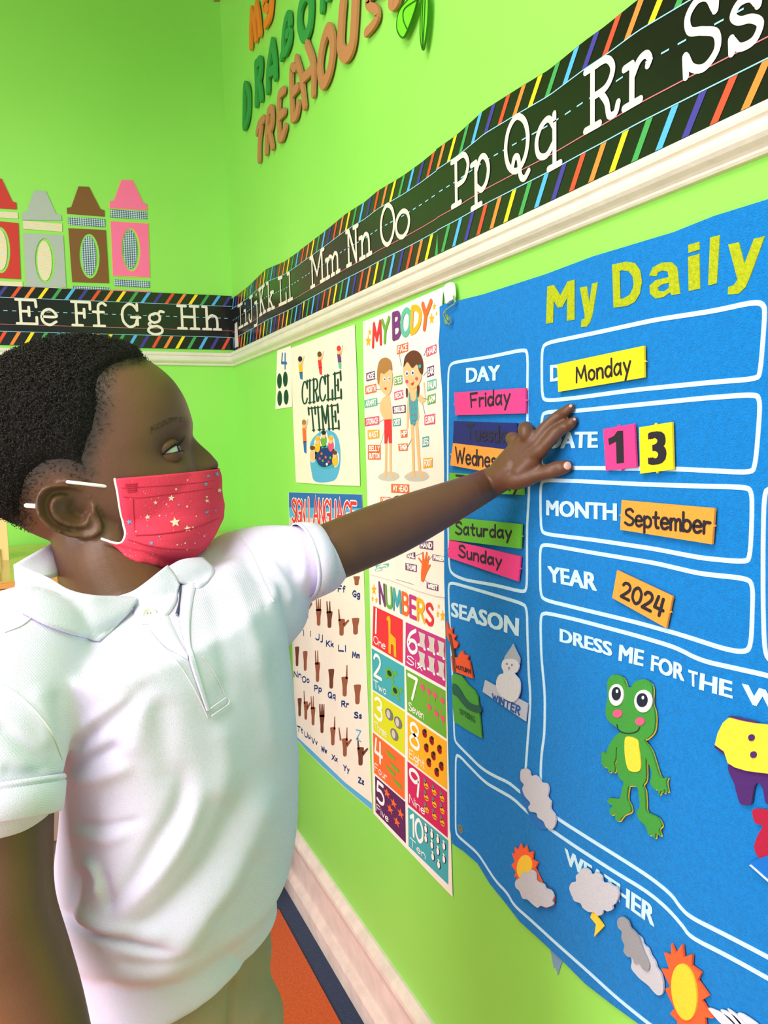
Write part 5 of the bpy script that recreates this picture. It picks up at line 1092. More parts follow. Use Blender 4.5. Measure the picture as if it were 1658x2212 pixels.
# ---- hair region, measured in photo pixels on the near side and mirrored to the far side
def mirrored_px(P):
    Q = P-HC; w = Q @ HW; P2 = P+np.outer(np.abs(w)-w, HW); X, Y, D = project(P2); return X, Y, w
HAIRL = [(-260,700),(150,640),(420,700),(345,760),(330,773),(312,790),(280,794),(254,806),(246,840),(250,870),(244,905),(238,935),(225,965),(216,1000),(214,1035),(190,1050),(165,1040),(140,1032),(112,1034),(92,1050),(82,1090),(84,1120),(74,1148),(30,1160),(-260,1180)]
def poly_sdf(X, Y, poly):
    P = np.array(poly, float); inside = np.zeros(X.shape, bool); dist = np.full(X.shape, 1e9)
    for i in range(len(P)):
        a, b = P[i], P[(i+1) % len(P)]; d = b-a; L2 = d @ d
        t = np.clip(((X-a[0])*d[0]+(Y-a[1])*d[1])/L2, 0, 1); dist = np.minimum(dist, np.hypot(X-a[0]-t*d[0], Y-a[1]-t*d[1]))
        c = ((a[1] > Y) != (b[1] > Y)) & (X < (b[0]-a[0])*(Y-a[1])/(b[1]-a[1]+1e-12)+a[0]); inside ^= c
    return np.where(inside, dist, -dist)
Xm, Ym, Wm = mirrored_px(co); sd_h = poly_sdf(Xm, Ym, HAIRL); fr_h = 1/(1+np.exp(-(800-Ym)/8.0))*1/(1+np.exp(-(Xm-150)/20.0)); nearhead = (np.linalg.norm(co-HC, axis=1) < .15)
stub = np.where(nearhead, np.clip((sd_h+12)/(62-36*fr_h), 0, .95), 0)
nail = np.zeros(len(co))
at_ = bme.attributes.new('stubble', 'FLOAT', 'POINT'); at_.data.foreach_set('value', stub)
# skin tone: palms, lips lighter and redder
SK = bpy.data.materials.new('dark_brown_skin'); SK.use_nodes = True; nt = SK.node_tree; b = nt.nodes['Principled BSDF']
b.inputs['Roughness'].default_value = .46; b.inputs['Specular IOR Level'].default_value = .45
b.inputs['Subsurface Weight'].default_value = .12; b.inputs['Subsurface Radius'].default_value = (.006, .002, .001); b.inputs['Subsurface Scale'].default_value = 1.0
tc = nt.nodes.new('ShaderNodeTexCoord'); n1 = nt.nodes.new('ShaderNodeTexNoise'); n1.inputs['Scale'].default_value = 22; n1.inputs['Detail'].default_value = 3
nt.links.new(tc.outputs['Object'], n1.inputs['Vector'])
mx = nt.nodes.new('ShaderNodeMix'); mx.data_type = 'RGBA'; mx.inputs[6].default_value = (.102, .042, .018, 1); mx.inputs[7].default_value = (.148, .066, .034, 1); nt.links.new(n1.outputs['Fac'], mx.inputs[0])
at = nt.nodes.new('ShaderNodeAttribute'); at.attribute_name = 'stubble'
n2 = nt.nodes.new('ShaderNodeTexNoise'); n2.inputs['Scale'].default_value = 330; n2.inputs['Detail'].default_value = 4; nt.links.new(tc.outputs['Object'], n2.inputs['Vector'])
ad = nt.nodes.new('ShaderNodeMath'); ad.operation = 'MULTIPLY_ADD'; ad.inputs[1].default_value = 1.6; nt.links.new(at.outputs['Fac'], ad.inputs[0])
sb = nt.nodes.new('ShaderNodeMath'); sb.operation = 'SUBTRACT'; sb.inputs[1].default_value = .62; nt.links.new(n2.outputs['Fac'], sb.inputs[0]); nt.links.new(sb.outputs[0], ad.inputs[2])
cl = nt.nodes.new('ShaderNodeClamp'); nt.links.new(ad.outputs[0], cl.inputs[0])
mx2 = nt.nodes.new('ShaderNodeMix'); mx2.data_type = 'RGBA'; nt.links.new(cl.outputs[0], mx2.inputs[0]); nt.links.new(mx.outputs[2], mx2.inputs[6]); mx2.inputs[7].default_value = (.040, .024, .014, 1)
nt.links.new(mx2.outputs[2], b.inputs['Base Color'])
bp_ = nt.nodes.new('ShaderNodeBump'); bp_.inputs['Strength'].default_value = .25; bp_.inputs['Distance'].default_value = .0006; n3 = nt.nodes.new('ShaderNodeTexNoise'); n3.inputs['Scale'].default_value = 700; nt.links.new(tc.outputs['Object'], n3.inputs['Vector']); nt.links.new(n3.outputs['Fac'], bp_.inputs['Height']); nt.links.new(bp_.outputs[0], b.inputs['Normal'])
kid = empty('person', (TORC[0], TORC[1], 0), 'child in white polo shirt and red star mask pointing at the blue board', 'person')
bco = co.copy(); bno = normals(bme)
body_bvh = BVHTree.FromPolygons([Vector(p) for p in bco], [tuple(p.vertices) for p in bme.polygons])
body = put_mesh('body', bme, kid, SK)

# ---- eyes, lids, lashes, brow
EW = mat('eye_white', (225, 222, 220), .15, spec=.6); EI = mat('eye_iris', (28, 16, 12), .08, spec=.8)
def sph(c, r, a0, m, seg=32, rings=20):        # sphere with pole on axis a0; material iris within 26 deg
    mb = MB(); u = nrm(np.cross(a0, HB)); v = np.cross(a0, u); G = []
    for i in range(rings+1):
        th = PI*i/rings; G.append([c+(a0*math.cos(th)+(u*math.cos(2*PI*k/seg)+v*math.sin(2*PI*k/seg))*math.sin(th))*r*(1.05 if th < .45 else 1) for k in range(seg)])
    ni = 3; grid_mesh(mb, G[:ni+1], EI, True); grid_mesh(mb, G[ni:], m, True); return mb
LASH = mat('black_hair_strand', (14, 12, 12), .5)
def strand(mb, p, d1, d2, L, r, m, n=4):
    pts = [p+d1*L*t+(d2)*L*t*t for t in np.linspace(0, 1, n)]
    u = nrm(np.cross(d1, [.3, .5, .8])); v = nrm(np.cross(d1, u)); vs = []; fs = []
    for i, q in enumerate(pts):
        rr = r*(1-.75*i/(n-1)); vs += [q+(u*math.cos(a)+v*math.sin(a))*rr for a in (0, 2.09, 4.19)]
    for i in range(n-1):
        for k in range(3): j = (k+1) % 3; fs.append((3*i+k, 3*i+j, 3*i+3+j, 3*i+3+k))
    mb.add(vs, fs, m)
for side in (1, -1):
    ec = head_pt(EYE[0]-.0020, EYE[1], .0362*side); gz = nrm(HA*.97+HW*.10*side-HB*.05); r = .0112
    e = sph(ec, r, gz, EW).build('eye', kid, True)
    lat = nrm(HW*side-gz*np.dot(HW*side, gz)); upv = np.cross(gz, lat); upv = upv if np.dot(upv, HB) > 0 else -upv
    def lidpt(az, el, rad): return ec+(gz*math.cos(el)*math.cos(az)+lat*math.cos(el)*math.sin(az)+upv*math.sin(el))*rad
    mb = MB()
    for s_, e0 in ((1, 21), (-1, -9)):
        G = []
        for i in range(10):
            row = []
            for k in range(41):
                az = math.radians(-80+190*k/40); az0 = math.radians(10); wd_ = math.radians(86)
                op = max(0, 1-abs((az-az0)/wd_)**2.2); edge = math.radians(-4)+(math.radians(e0)-math.radians(-4))*op
                el = edge+(math.radians(78*s_)-edge)*(i/9)
                row.append(lidpt(az, el, r*(1.09+.05*math.sin(min(i, 3)/3*PI/2))+.0004))
            G.append(row)
        grid_mesh(mb, G, SK)
    lid = mb.build('eyelid', kid, True)
    mb = MB(); rnd = random.Random(5)
    for k in range(46):
        az = math.radians(-60+158*k/45); op = max(0, 1-abs((az-math.radians(10))/math.radians(86))**2.2)
        for s_, e0, L in ((1, 21, .0068), (-1, -9, .0022)):
            el = math.radians(-4)+(math.radians(e0+4))*op if s_ > 0 else math.radians(-4)+math.radians(-5)*op
            p = lidpt(az, el, r*1.12); d = nrm(p-ec); strand(mb, p, nrm(d+rnd.uniform(-.15, .15)*lat-upv*.15*s_), upv*s_*.55, L*rnd.uniform(.8, 1.1), .00022, LASH)
    G = [[lidpt(math.radians(-60+160*k/40), math.radians(-4)+math.radians(25)*max(0, 1-abs((math.radians(-60+160*k/40)-math.radians(10))/math.radians(86))**2.2)+math.radians(dd), r*1.135) for k in range(41)] for dd in (-5, 4)]
    grid_mesh(mb, G, LASH)
    mb.build('eyelashes', kid)
    mb = MB(); rnd = random.Random(9)
    for k in range(170):
        t = rnd.random(); x = 326+74*t; y = 930-24*math.sin(t*1.9)+rnd.uniform(-8, 8)*(1-.4*t)
        hit = body_bvh.ray_cast(Vector(CAM), Vector(nrm(ray(x, y))), 2)
        if hit[0] is None: continue
        hit = [np.array(hit[0]), np.array(hit[1])]
        if side < 0: hit = [h_-2*HW*np.dot(h_-(HC if i_ == 0 else 0), HW) for i_, h_ in enumerate(hit)]
        p = np.array(hit[0]); n = np.array(hit[1]); strand(mb, p, nrm(-HA*.45+HW*side*.6+HB*.25+n*.25), -HB*.2, .0032, .00008, LASH, 3)
    if mb.v: mb.build('eyebrow', kid)

# ---- hair: soft cap plus tight curls
HAIRM = mat('black_curly_hair', (26, 24, 22), .75, noise=(500, .5), bump=(900, 3.0), spec=.25)
def hair_off(A, B, W):
    P = HC+A[..., None]*HA+B[..., None]*HB+np.abs(W)[..., None]*HW; X, Y, D = project(P.reshape(-1, 3)); s_ = poly_sdf(X, Y, HAIRL).reshape(A.shape)
    fr = (1/(1+np.exp(-(800-Y)/8.0))*1/(1+np.exp(-(X-150)/20.0))).reshape(A.shape); k = np.clip((s_-16+8*fr)/(58-34*fr), 0, 1); k = k*k*(3-2*k); fade = np.clip((s_+0)/120, 0, 1)
    nz = np.sin(A*900+3*np.sin(W*700))*np.sin(B*860+2*np.sin(A*510))*np.sin(W*810+B*300)
    return -.0035+k*(.0080+.0030*fade)+nz*.0011*k
Pc, A_, B_, W_ = head_grid(hair_off, False, 220)
vs, fs = head_shell(Pc)
mb = MB(); mb.add(vs, fs, HAIRM); hair = mb.build('hair', kid, True)
rnd = np.random.RandomState(3)
P0, A0, B0, W1 = head_grid(hair_off, False, 220); S0, _, _, _ = head_grid(lambda a, b, w: a*0+.0002, False, 220)
XX, YY, WW = mirrored_px(S0.reshape(-1, 3)); sdh = poly_sdf(XX, YY, HAIRL)
idx = np.where(sdh > 2)[0]
cen = np.array([HC]*1)[0]; mb = MB()
wts = np.ones(len(idx)); tcol = np.abs(np.sin(np.linspace(-PI/2, PI/2, 220)[1:-1]))
row = idx//NPH; wts = np.cos(np.linspace(-PI/2, PI/2, 220)[1:-1])[row]+.02; wts *= np.clip(sdh[idx]/(60-35*(1/(1+np.exp(-(800-YY[idx])/8.0)))), .12, 1); wts /= wts.sum()
pick = rnd.choice(idx, 26000, p=wts)
Pf = P0.reshape(-1, 3); Sf = S0.reshape(-1, 3); CURL = []; CF = []
for q_ in pick:
    k = sdh[q_]; out = nrm(Sf[q_]-HC); base = np.maximum(0, 1)
    p = (Pf[q_] if np.dot(Pf[q_]-Sf[q_], out) > 0 else Sf[q_])+rnd.normal(0, .0009, 3)
    big = min(1, k/90); u = nrm(rnd.normal(0, 1, 3)); v = nrm(np.cross(u, out+rnd.normal(0, .4, 3))); rad = (.0005+.0008*big)*rnd.uniform(.7, 1.3); tr = .00015+.00012*big
    n = 5; b0 = len(CURL)
    for i in range(n):
        a = i/(n-1)*PI*1.5; c = p+out*(.0004+.0012*big*i/(n-1))+(u*math.cos(a)+v*math.sin(a))*rad; rd = nrm(u*math.cos(a)+v*math.sin(a)); w_ = np.cross(u, v)
        CURL += [c+rd*tr, c-rd*tr*.5+w_*tr, c-rd*tr*.5-w_*tr]
    for i in range(n-1):
        for j in range(3): jj = (j+1) % 3; CF.append((b0+3*i+j, b0+3*i+jj, b0+3*i+3+jj, b0+3*i+3+j))
mb.add(CURL, CF, mat('curl_black', (36, 31, 28), .65, spec=.28)); cu = mb.build('hair_curls', kid); cu['kind'] = 'stuff'

# ---- finger nails
NAIL = mat('finger_nail', (206, 160, 142), .25, spec=.5)
for nm, (x, y), (dx, dy), a_, b_ in (('t', (1225, 1006), (1, -.15), 8.0, 8.5), ('m', (1232, 877), (.75, -.65), 3.6, 3.2), ('i', (1240, 906), (.8, -.45), 3.0, 3.0)):
    G = []; d = nrm([dx, dy]); e = np.array([-d[1], d[0]])
    for i in range(7):
        rw = []
        for j in range(9):
            rr = i/6; an = 2*PI*j/9; q_ = np.array([x, y])+d*a_*rr*math.cos(an)+e*b_*rr*math.sin(an); rr_ = ray(*q_)
            h = body_bvh.ray_cast(Vector(CAM), Vector(nrm(rr_)), 2)
            rw.append(h)
        G.append(rw)
    if all(h[0] is not None and (Vector(CAM)-h[0]).length < .95 for rw in G for h in rw):
        mb = MB(); grid_mesh(mb, [[np.array(h[0])+np.array(h[1])*.0004 for h in rw] for rw in G], NAIL, True); mb.build('fingernail', kid, True)
# ---------- polo shirt
SHIRT = mat('white_pique_cotton', (226, 219, 247), .85, bump=(1400, .4), spec=.15, sheen=.1)
def fabric(m):
    nt = m.node_tree; b = nt.nodes['Principled BSDF']; tc = nt.nodes.new('ShaderNodeTexCoord')
    mp = nt.nodes.new('ShaderNodeMapping'); mp.inputs['Rotation'].default_value = (.4, .6, .5); mp.inputs['Scale'].default_value = (1, 1, 1); nt.links.new(tc.outputs['Object'], mp.inputs[0])
    w = nt.nodes.new('ShaderNodeTexWave'); w.inputs['Scale'].default_value = 330; w.inputs['Distortion'].default_value = 1.5; nt.links.new(mp.outputs[0], w.inputs[0])
    bp = nt.nodes.new('ShaderNodeBump'); bp.inputs['Strength'].default_value = .28; bp.inputs['Distance'].default_value = .0005; nt.links.new(w.outputs['Fac'], bp.inputs['Height'])
    old = b.inputs['Normal'].links[0].from_socket; nt.links.new(old, bp.inputs['Normal']); nt.links.new(bp.outputs[0], b.inputs['Normal'])
fabric(SHIRT)
ST = TM(); rings = []
rows = [(2092, 162, 600), (1950, 126, 627), (1870, 113, 638), (1800, 115, 643), (1700, 128, 646), (1600, 130, 641), (1500, 125, 630), (1400, 118, 614), (1330, 112, 600)]
cc = None
for y, l, r in rows:
    z = zrow(y, .625); ti = .16*min(1, max(0, (1800-y)/470)); ra_ = {1600: .71, 1500: .68, 1400: .61, 1330: .52}.get(y, .72); c, a = solve_ring(z, l, r, .622, ra_, 2.35, ti); rg_ = ell_ring(c, a, a*ra_, 96, 2.35, ti)
    if y == 2092:
        h0 = []
        for p in rg_: p = p.copy(); p[2] = .607+.07*np.dot(p-c, TL)+.22*np.dot(p-c, TN); h0.append(p)
        rings.append(h0)
        rings.append([np.array([p[0], p[1], z+.035]) for p in rg_])
    else: rings.append(rg_)
    cc = (c, a)
NB = W3(262, 1300, .655)
for z, k, t in ((.892, .92, .10), (.905, .70, .35), (.909, .46, .5)):
    c = np.array([cc[0][0]*(1-t)+NB[0]*t, cc[0][1]*(1-t)+NB[1]*t, z]); rings.append(ell_ring(c, cc[1]*k, cc[1]*k*.50, 96, 2.2, .2))
ST.loft(rings)
ST.tube([C4(W3(52, 1405, .56), .046), C4(W3(150, 1408, .60), .040), C4(W3(262, 1390, .645), .036), C4(W3(370, 1330, .695), .036), C4(W3(440, 1275, .735), .038), C4(W3(520, 1240, .762), .0425)], seg=32)
ST.tube([C4(W3(335, 1396, .638), .046), C4(W3(470, 1350, .690), .048), C4(W3(555, 1305, .730), .050)], seg=32)
# far sleeve
FSL = [C4(W3(510, 1244, .760), .0440), C4(W3(570, 1232, .752), .0430), C4(W3(630, 1222, .745), .0395), C4(W3(676, 1212, .742), .0355)]
ST.tube(FSL, seg=40)
# near sleeve
NSL = [C4(W3(52, 1405, .556), .046), C4(W3(22, 1510, .532), .0455), C4(W3(0, 1620, .510), .0425), C4(W3(-10, 1690, .500), .0405)]
ST.tube(NSL, seg=48)
sme, sco = eval_mods('shirt', ST.v, ST.f, [('REMESH', dict(mode='VOXEL', voxel_size=.0022)), ('SMOOTH', dict(factor=.6, iterations=34))])
cut_z = .2
# folds: ridge lines in photo pixels (x, y ...), width px, height in metres
FOLDS = [
 ([(135,1640),(190,1590),(260,1535),(330,1480)], 20, -.0045), ([(150,1600),(215,1550),(290,1500)], 16, .003), ([(140,1665),(200,1640),(262,1608)], 14, -.0042), ([(150,1690),(215,1680),(290,1650)], 18, .003),
 ([(120,1490),(135,1560),(140,1640)], 12, -.004), ([(70,1480),(100,1550),(112,1620)], 22, .0030),
 ([(591,1690),(550,1790),(498,1903),(422,2004),(340,2110)], 30, .0065), ([(540,1680),(490,1790),(430,1890),(330,1990),(250,2030)], 26, -.0050), ([(400,1640),(390,1740),(338,1827),(274,1928),(200,1985)], 22, -.0045), ([(440,1690),(400,1800),(330,1900),(240,1975)], 22, .0040),
 ([(560,1830),(520,1930),(450,2010)], 22, -.0035), ([(610,1880),(570,1980),(500,2060)], 20, .0035),
 ([(127,1962),(156,1991),(190,2017),(253,2038),(312,2050),(372,2050)], 9, -.0050), ([(140,1945),(175,1980),(215,2000),(290,2015),(370,2020)], 16, .0040),
 ([(180,1872),(195,1868),(212,1900),(208,1945)], 10, .0050), ([(170,1880),(160,1930),(155,1990)], 14, -.0045), ([(220,1880),(232,1930),(235,1975)], 12, -.003),
 ([(150,1770),(200,1785),(260,1780),(310,1770)], 10, -.0020), ([(155,1800),(220,1815),(280,1800)], 14, .0022),
 ([(350,1500),(355,1600),(370,1720)], 30, -.003), ([(300,1480),(300,1560),(280,1640)], 26, .0025), ([(480,1560),(490,1650),(470,1740)], 28, .0030), ([(560,1350),(575,1500),(590,1650)], 20, .0025),
 ([(480,1210),(520,1290),(545,1400),(560,1500)], 20, .004), ([(520,1190),(560,1260),(590,1330)], 15, -.004), ([(560,1170),(590,1220),(620,1270),(625,1320)], 12, .0035), ([(600,1150),(625,1200),(640,1260)], 11, -.003), ([(640,1150),(655,1210),(655,1270)], 10, .0022),
 ([(445,1250),(470,1330),(490,1440),(490,1520)], 20, -.0028), ([(0,1700),(50,1712),(110,1700)], 12, .0018), ([(0,1660),(50,1672),(125,1655)], 14, -.0022),
 ([(-10,1560),(40,1600),(110,1660)], 16, -.003), ([(240,2080),(330,2085),(420,2060)], 14, -.002), ([(200,2120),(280,2140),(400,2120)], 12, -.0022), ([(490,2060),(540,2080),(590,2050)], 12, -.002)]
sno = normals(sme); X, Y, D = project(sco); facing = np.clip(-(sno @ FWD)*1.6+.35, 0, 1)
disp = np.zeros(len(sco))
for pl_, w_, a_ in FOLDS:
    P = np.array(crom(pl_, 5)); dm = np.full(len(sco), 1e9); tt = np.zeros(len(sco)); n_ = len(P)-1
    box = (X > P[:, 0].min()-4*w_) & (X < P[:, 0].max()+4*w_) & (Y > P[:, 1].min()-4*w_) & (Y < P[:, 1].max()+4*w_); ii = np.where(box & (facing > 0))[0]
    if len(ii) == 0: continue
    xx, yy = X[ii], Y[ii]; dmi = np.full(len(ii), 1e9); tti = np.zeros(len(ii))
    for k in range(n_):
        a, b_ = P[k], P[k+1]; d = b_-a; t = np.clip(((xx-a[0])*d[0]+(yy-a[1])*d[1])/(d @ d), 0, 1); q = np.hypot(xx-a[0]-t*d[0], yy-a[1]-t*d[1]); m_ = q < dmi; dmi[m_] = q[m_]; tti[m_] = (k+t[m_])/n_
    tp = np.minimum(1, np.minimum(tti, 1-tti)*5+.15); disp[ii] += a_*np.exp(-(dmi/w_)**2)*tp*facing[ii]
sco2 = sco+sno*(disp*.85)[:, None]
q = sco2; wv = np.sin(q[:, 0]*55+np.sin(q[:, 2]*40)*1.5)*np.sin(q[:, 1]*48+q[:, 2]*35); sco2 = sco2+sno*(wv*.0009)[:, None]
# flare and flatten the hem
low = sco2[:, 2] < cut_z+.003; sco2[low, 2] = np.maximum(sco2[low, 2], cut_z)
sme.vertices.foreach_set('co', sco2.ravel()); sme.update()
shirt_bvh = BVHTree.FromPolygons([Vector(p) for p in sco2], [tuple(p.vertices) for p in sme.polygons])
shirt = put_mesh('polo_shirt', sme, kid, SHIRT)
def shirt_hit(px, py, lift=0.0):
    d = nrm(ray(px, py)); h = shirt_bvh.ray_cast(Vector(CAM), Vector(d), 2)
    if h[0] is None: return None
    n = np.array(h[1]); n = n if np.dot(n, d) < 0 else -n
    return np.array(h[0])+n*lift-d*lift*.3
def sdepth(px, py):
    h = shirt_hit(px, py)
    return None if h is None else float(np.dot(h-CAM, FWD))
def shirt_strip(name, A, B, lift, parent, m, nu=24, nv=6, thick=.0012):
    """ribbon draped on the shirt between pixel curves A and B"""
    A = sample_path(A, 8); B = sample_path(B, 8); G = []
    for i in range(nv+1):
        row = []
        for k in range(nu+1):
            s_ = k/nu; a = A[min(int(s_*(len(A)-1)), len(A)-2)]; fa = s_*(len(A)-1)-min(int(s_*(len(A)-1)), len(A)-2); a = a+(A[min(int(s_*(len(A)-1)), len(A)-2)+1]-a)*fa
            j = min(int(s_*(len(B)-1)), len(B)-2); bq = B[j]+(B[j+1]-B[j])*(s_*(len(B)-1)-j)
            v = i/nv; p = a*(1-v)+bq*v; e = lift*(1 if 0 < i < nv else .35)
            h = shirt_hit(p[0], p[1], e)
            if h is None: h = W3(p[0], p[1], .62)
            row.append(h)
        G.append(row)
    mb = MB(); grid_mesh(mb, G, m); return mb.build(name, parent, True)
def seam(name, pts, parent, m, r=.0006, lift=.0004):
    P = [shirt_hit(x, y, lift) for x, y in sample_path(pts, 6)]; P = [p for p in P if p is not None]
    if len(P) < 3: return
    P = [p for i, p in enumerate(P) if i == 0 or np.linalg.norm(p-P[i-1]) < .02]
    t = TM(); t.tube([C4(p, r) for p in P], seg=6, n=1); mb = MB(); mb.add(t.v, t.f, m); return mb.build(name, parent, True)
SEAM = mat('seam_thread', (226, 224, 226), .8)
seam('armhole_seam', [(2,1478),(40,1502),(80,1540),(112,1585),(134,1640)], shirt, SEAM)
seam('armhole_seam', [(520,1160),(545,1200),(566,1250),(590,1300)], shirt, SEAM)
seam('shoulder_seam', [(70,1333),(45,1352),(10,1366)], shirt, SEAM, .0005)
# sleeve cuffs as folded bands
def cuff(name, path, r0, r1, tilt_axis, seg=56):
    P = sample_path(path, 3); c = P[:, :3]; t = nrm(c[-1]-c[0]); u = nrm(np.cross(t, [0, 0, 1.]) if abs(t[2]) < .9 else np.cross(t, TL)); v = np.cross(t, u); mb = MB(); G = []; n = len(c)
    prof = [(0, r0), (.03, r0+.0012), (.12, r0+.0016), (.16, r0+.0004), (.2, r0+.0016), (.6, (r0+r1)/2+.0018), (.96, r1+.0016), (1, r1), (.98, r1-.0016), (.5, (r0+r1)/2-.001), (.1, r0-.006)]
    for s_, r in prof:
        cc_ = c[0]+(c[-1]-c[0])*s_; G.append([cc_+(u*math.cos(a)+v*math.sin(a))*r*(1+.025*math.sin(3*a+1)) for a in [2*PI*k/seg for k in range(seg)]])
    grid_mesh(mb, G, SHIRT, True); return mb.build(name, kid, True)
cuff('sleeve_cuff', [C4(W3(650, 1215, .730), 0), C4(W3(694, 1207, .740), 0)], .0352, .0322, None)
cuff('sleeve_cuff', [C4(W3(-8, 1690, .500), 0), C4(W3(-8, 1772, .494), 0)], .0412, .0390, None)
# placket
shirt_strip('placket_under', [(352,1268),(330,1300),(318,1330)], [(372,1290),(388,1345),(408,1400)], .0016, shirt, SHIRT) if 0 else None
PLK = mat('placket_cotton', (228, 221, 248), .85, bump=(1500, .6), spec=.15)
shirt_strip('placket', [(384,1268),(385,1300),(388,1345),(397,1385),(413,1445),(444,1536)], [(424,1262),(416,1300),(411,1345),(412,1390),(424,1440),(451,1534)], .0018, shirt, PLK, 40, 8)
shirt_strip('placket_facing', [(345,1282),(352,1300),(372,1352),(404,1415)], [(300,1312),(318,1345),(350,1392),(404,1425)], .0014, shirt, PLK, 24, 6)
seam('placket_stitch', [(452,1530),(470,1518),(487,1508),(491,1520),(472,1534),(455,1546)], shirt, SEAM, .0006, .0016)
seam('placket_stitch', [(292,1335),(330,1375),(372,1420),(396,1450),(425,1500),(448,1550)], shirt, SEAM, .0005)
seam('placket_stitch', [(436,1420),(462,1455),(487,1505)], shirt, SEAM, .0005)
# dark strip coloured as the shade inside the open collar
gap = shirt_strip('neck_shade_strip', [(372,1238),(384,1270),(386,1300),(378,1330)], [(388,1246),(394,1262),(392,1290),(386,1335)], .0030, shirt, mat('painted_neck_shade', (70, 78, 104), .9), 16, 3)
# button
bp0 = W3(322, 1328, .5935); bn = nrm(CAM-bp0+np.array([0, 0, .1]))
u = nrm(np.cross(bn, [0, 0, 1])); v = np.cross(bn, u); mb = MB(); BT_ = mat('pearl_button', (236, 234, 222), .2, spec=.7, coat=.5)
G = [[bp0+(u*math.cos(a)+v*math.sin(a))*r+bn*h for a in [2*PI*k/28 for k in range(28)]] for r, h in ((.0058, -.001), (.0060, .0006), (.0056, .0016), (.0044, .0018), (.0038, .0010), (.0001, .0008))]
grid_mesh(mb, G, BT_, True); bt_ = mb.build('button', shirt, True)
mb = MB()
for dx, dy in ((-1, -1), (1, -1), (1, 1), (-1, 1)): c = bp0+u*dx*.0011+v*dy*.0011+bn*.0013; mb.add([c+(u*math.cos(a)+v*math.sin(a))*.0005 for a in [k*PI/3 for k in range(6)]], [tuple(range(6))], mat('button_hole_dark', (120, 116, 104), .6))
if mb.v: hb = mb.build('button_holes', kid); hb['kind'] = 'stuff'
bh = shirt_hit(401, 1283, .0034)
# ---- collar: curved cloth sheets
COLM = mat('collar_knit', (228, 221, 248), .85, bump=(900, .5), spec=.12, sheen=.1)
def cloth(name, curves, nu=30, nv=10, m=COLM, thick=.0018, dclamp=None, parent=None, stick=False):
    """curves: list of polylines [(px,py,depth)...]; smooth sheet through them"""
    rowsP = []
    for cv_ in curves:
        P = sample_path(cv_, 10); L = np.concatenate([[0], np.cumsum(np.linalg.norm(np.diff(P[:, :2], axis=0), axis=1))]); s_ = np.linspace(0, L[-1], nu+1)
        rowsP.append(np.stack([np.interp(s_, L, P[:, k]) for k in range(3)], 1))
    G = []
    for k in range(nu+1): G.append(sample_path([r_[k] for r_ in rowsP], max(2, nv//(len(rowsP)-1))))
    G = np.transpose(np.array(G), (1, 0, 2)); out = []
    for r_ in G:
        row = []
        for x, y, d in r_:
            if dclamp is not None:
                sd_ = sdepth(x, y)
                if sd_ is not None: d = (sd_-dclamp) if (stick and abs(sd_-d) < .06) else min(d, sd_-dclamp)
            row.append(W3(x, y, d))
        out.append(row)
    mb = MB(); grid_mesh(mb, out, m, False, thick); return mb.build(name, parent or shirt, True)
cloth('collar_leaf', [[(29,1221,.615),(95,1243,.588),(149,1273,.578),(200,1285,.578),(250,1287,.596),(304,1289,.611)],
                      [(33,1262,.600),(90,1290,.575),(150,1318,.566),(200,1330,.566),(240,1335,.575),(270,1334,.588)],
                      [(46,1319,.590),(95,1345,.565),(140,1362,.557),(175,1373,.556),(200,1380,.560),(214,1382,.566)]], dclamp=.004)
cloth('collar_back', [[(29,1220,.616),(60,1202,.640),(92,1184,.668),(120,1169,.695)], [(60,1232,.606),(85,1222,.635),(112,1208,.665),(134,1198,.690)], [(95,1244,.590),(108,1245,.610),(120,1246,.640),(134,1240,.668)]], nu=14, nv=8)
cloth('collar_stand', [[(246,1290,.606),(285,1277,.611),(315,1257,.619),(340,1237,.629),(362,1220,.642)], [(285,1302,.606),(318,1290,.610),(345,1276,.619),(365,1258,.630),(376,1236,.641)], [(290,1345,.604),(325,1345,.607),(358,1330,.612),(380,1300,.622),(388,1262,.635)]], nu=16, nv=8, dclamp=.003)
cloth('collar_leaf', [[(366,1222,.650),(388,1210,.660),(412,1205,.672),(438,1203,.686)], [(376,1242,.645),(400,1232,.655),(430,1226,.667),(463,1230,.682)], [(390,1256,.640),(412,1264,.648),(430,1268,.658),(447,1256,.668)]], nu=12, nv=8, dclamp=.004)

# ---------- trousers and shoes
PANT = mat('khaki_twill', (170, 148, 122), .85, noise=(12, .06), bump=(1100, .7), spec=.15)
PT = TM(); c0, a0 = solve_ring(.66, 178, 590, .622, .74)
PT.loft([ell_ring((c0[0], c0[1], z), a0*k, a0*.72*k, 64, 2.3) for z, k in ((.46, .90), (.50, .94), (.55, .95), (.60, .95), (.64, .91), (.70, .84))])
for i, L_ in enumerate([W3(468, 2200, .655), W3(325, 2200, .620)]):
    PT.tube([C4((L_[0], L_[1], .55), .055), C4((L_[0], L_[1], .45), .055), C4((L_[0], L_[1], .30), .052), C4((L_[0], L_[1], .15), .047), C4((L_[0], L_[1], .09), .046)], seg=36)
pme, pco = eval_mods('trousers', PT.v, PT.f, [('REMESH', dict(mode='VOXEL', voxel_size=.0035)), ('SMOOTH', dict(factor=.6, iterations=10))])
pn = normals(pme); X, Y, D = project(pco); w1 = .0035*np.exp(-((X-(505-(Y-2140)*.12))/7)**2)*(Y > 2120)
w2 = .0012*np.sin(pco[:, 2]*130+np.sin(pco[:, 0]*60)*2)
pco2 = pco-pn*(w1)[:, None]+pn*w2[:, None]; pme.vertices.foreach_set('co', pco2.ravel()); pme.update(); put_mesh('trousers', pme, kid, PANT)
SHOEM = mat('black_shoe', (30, 30, 34), .4)
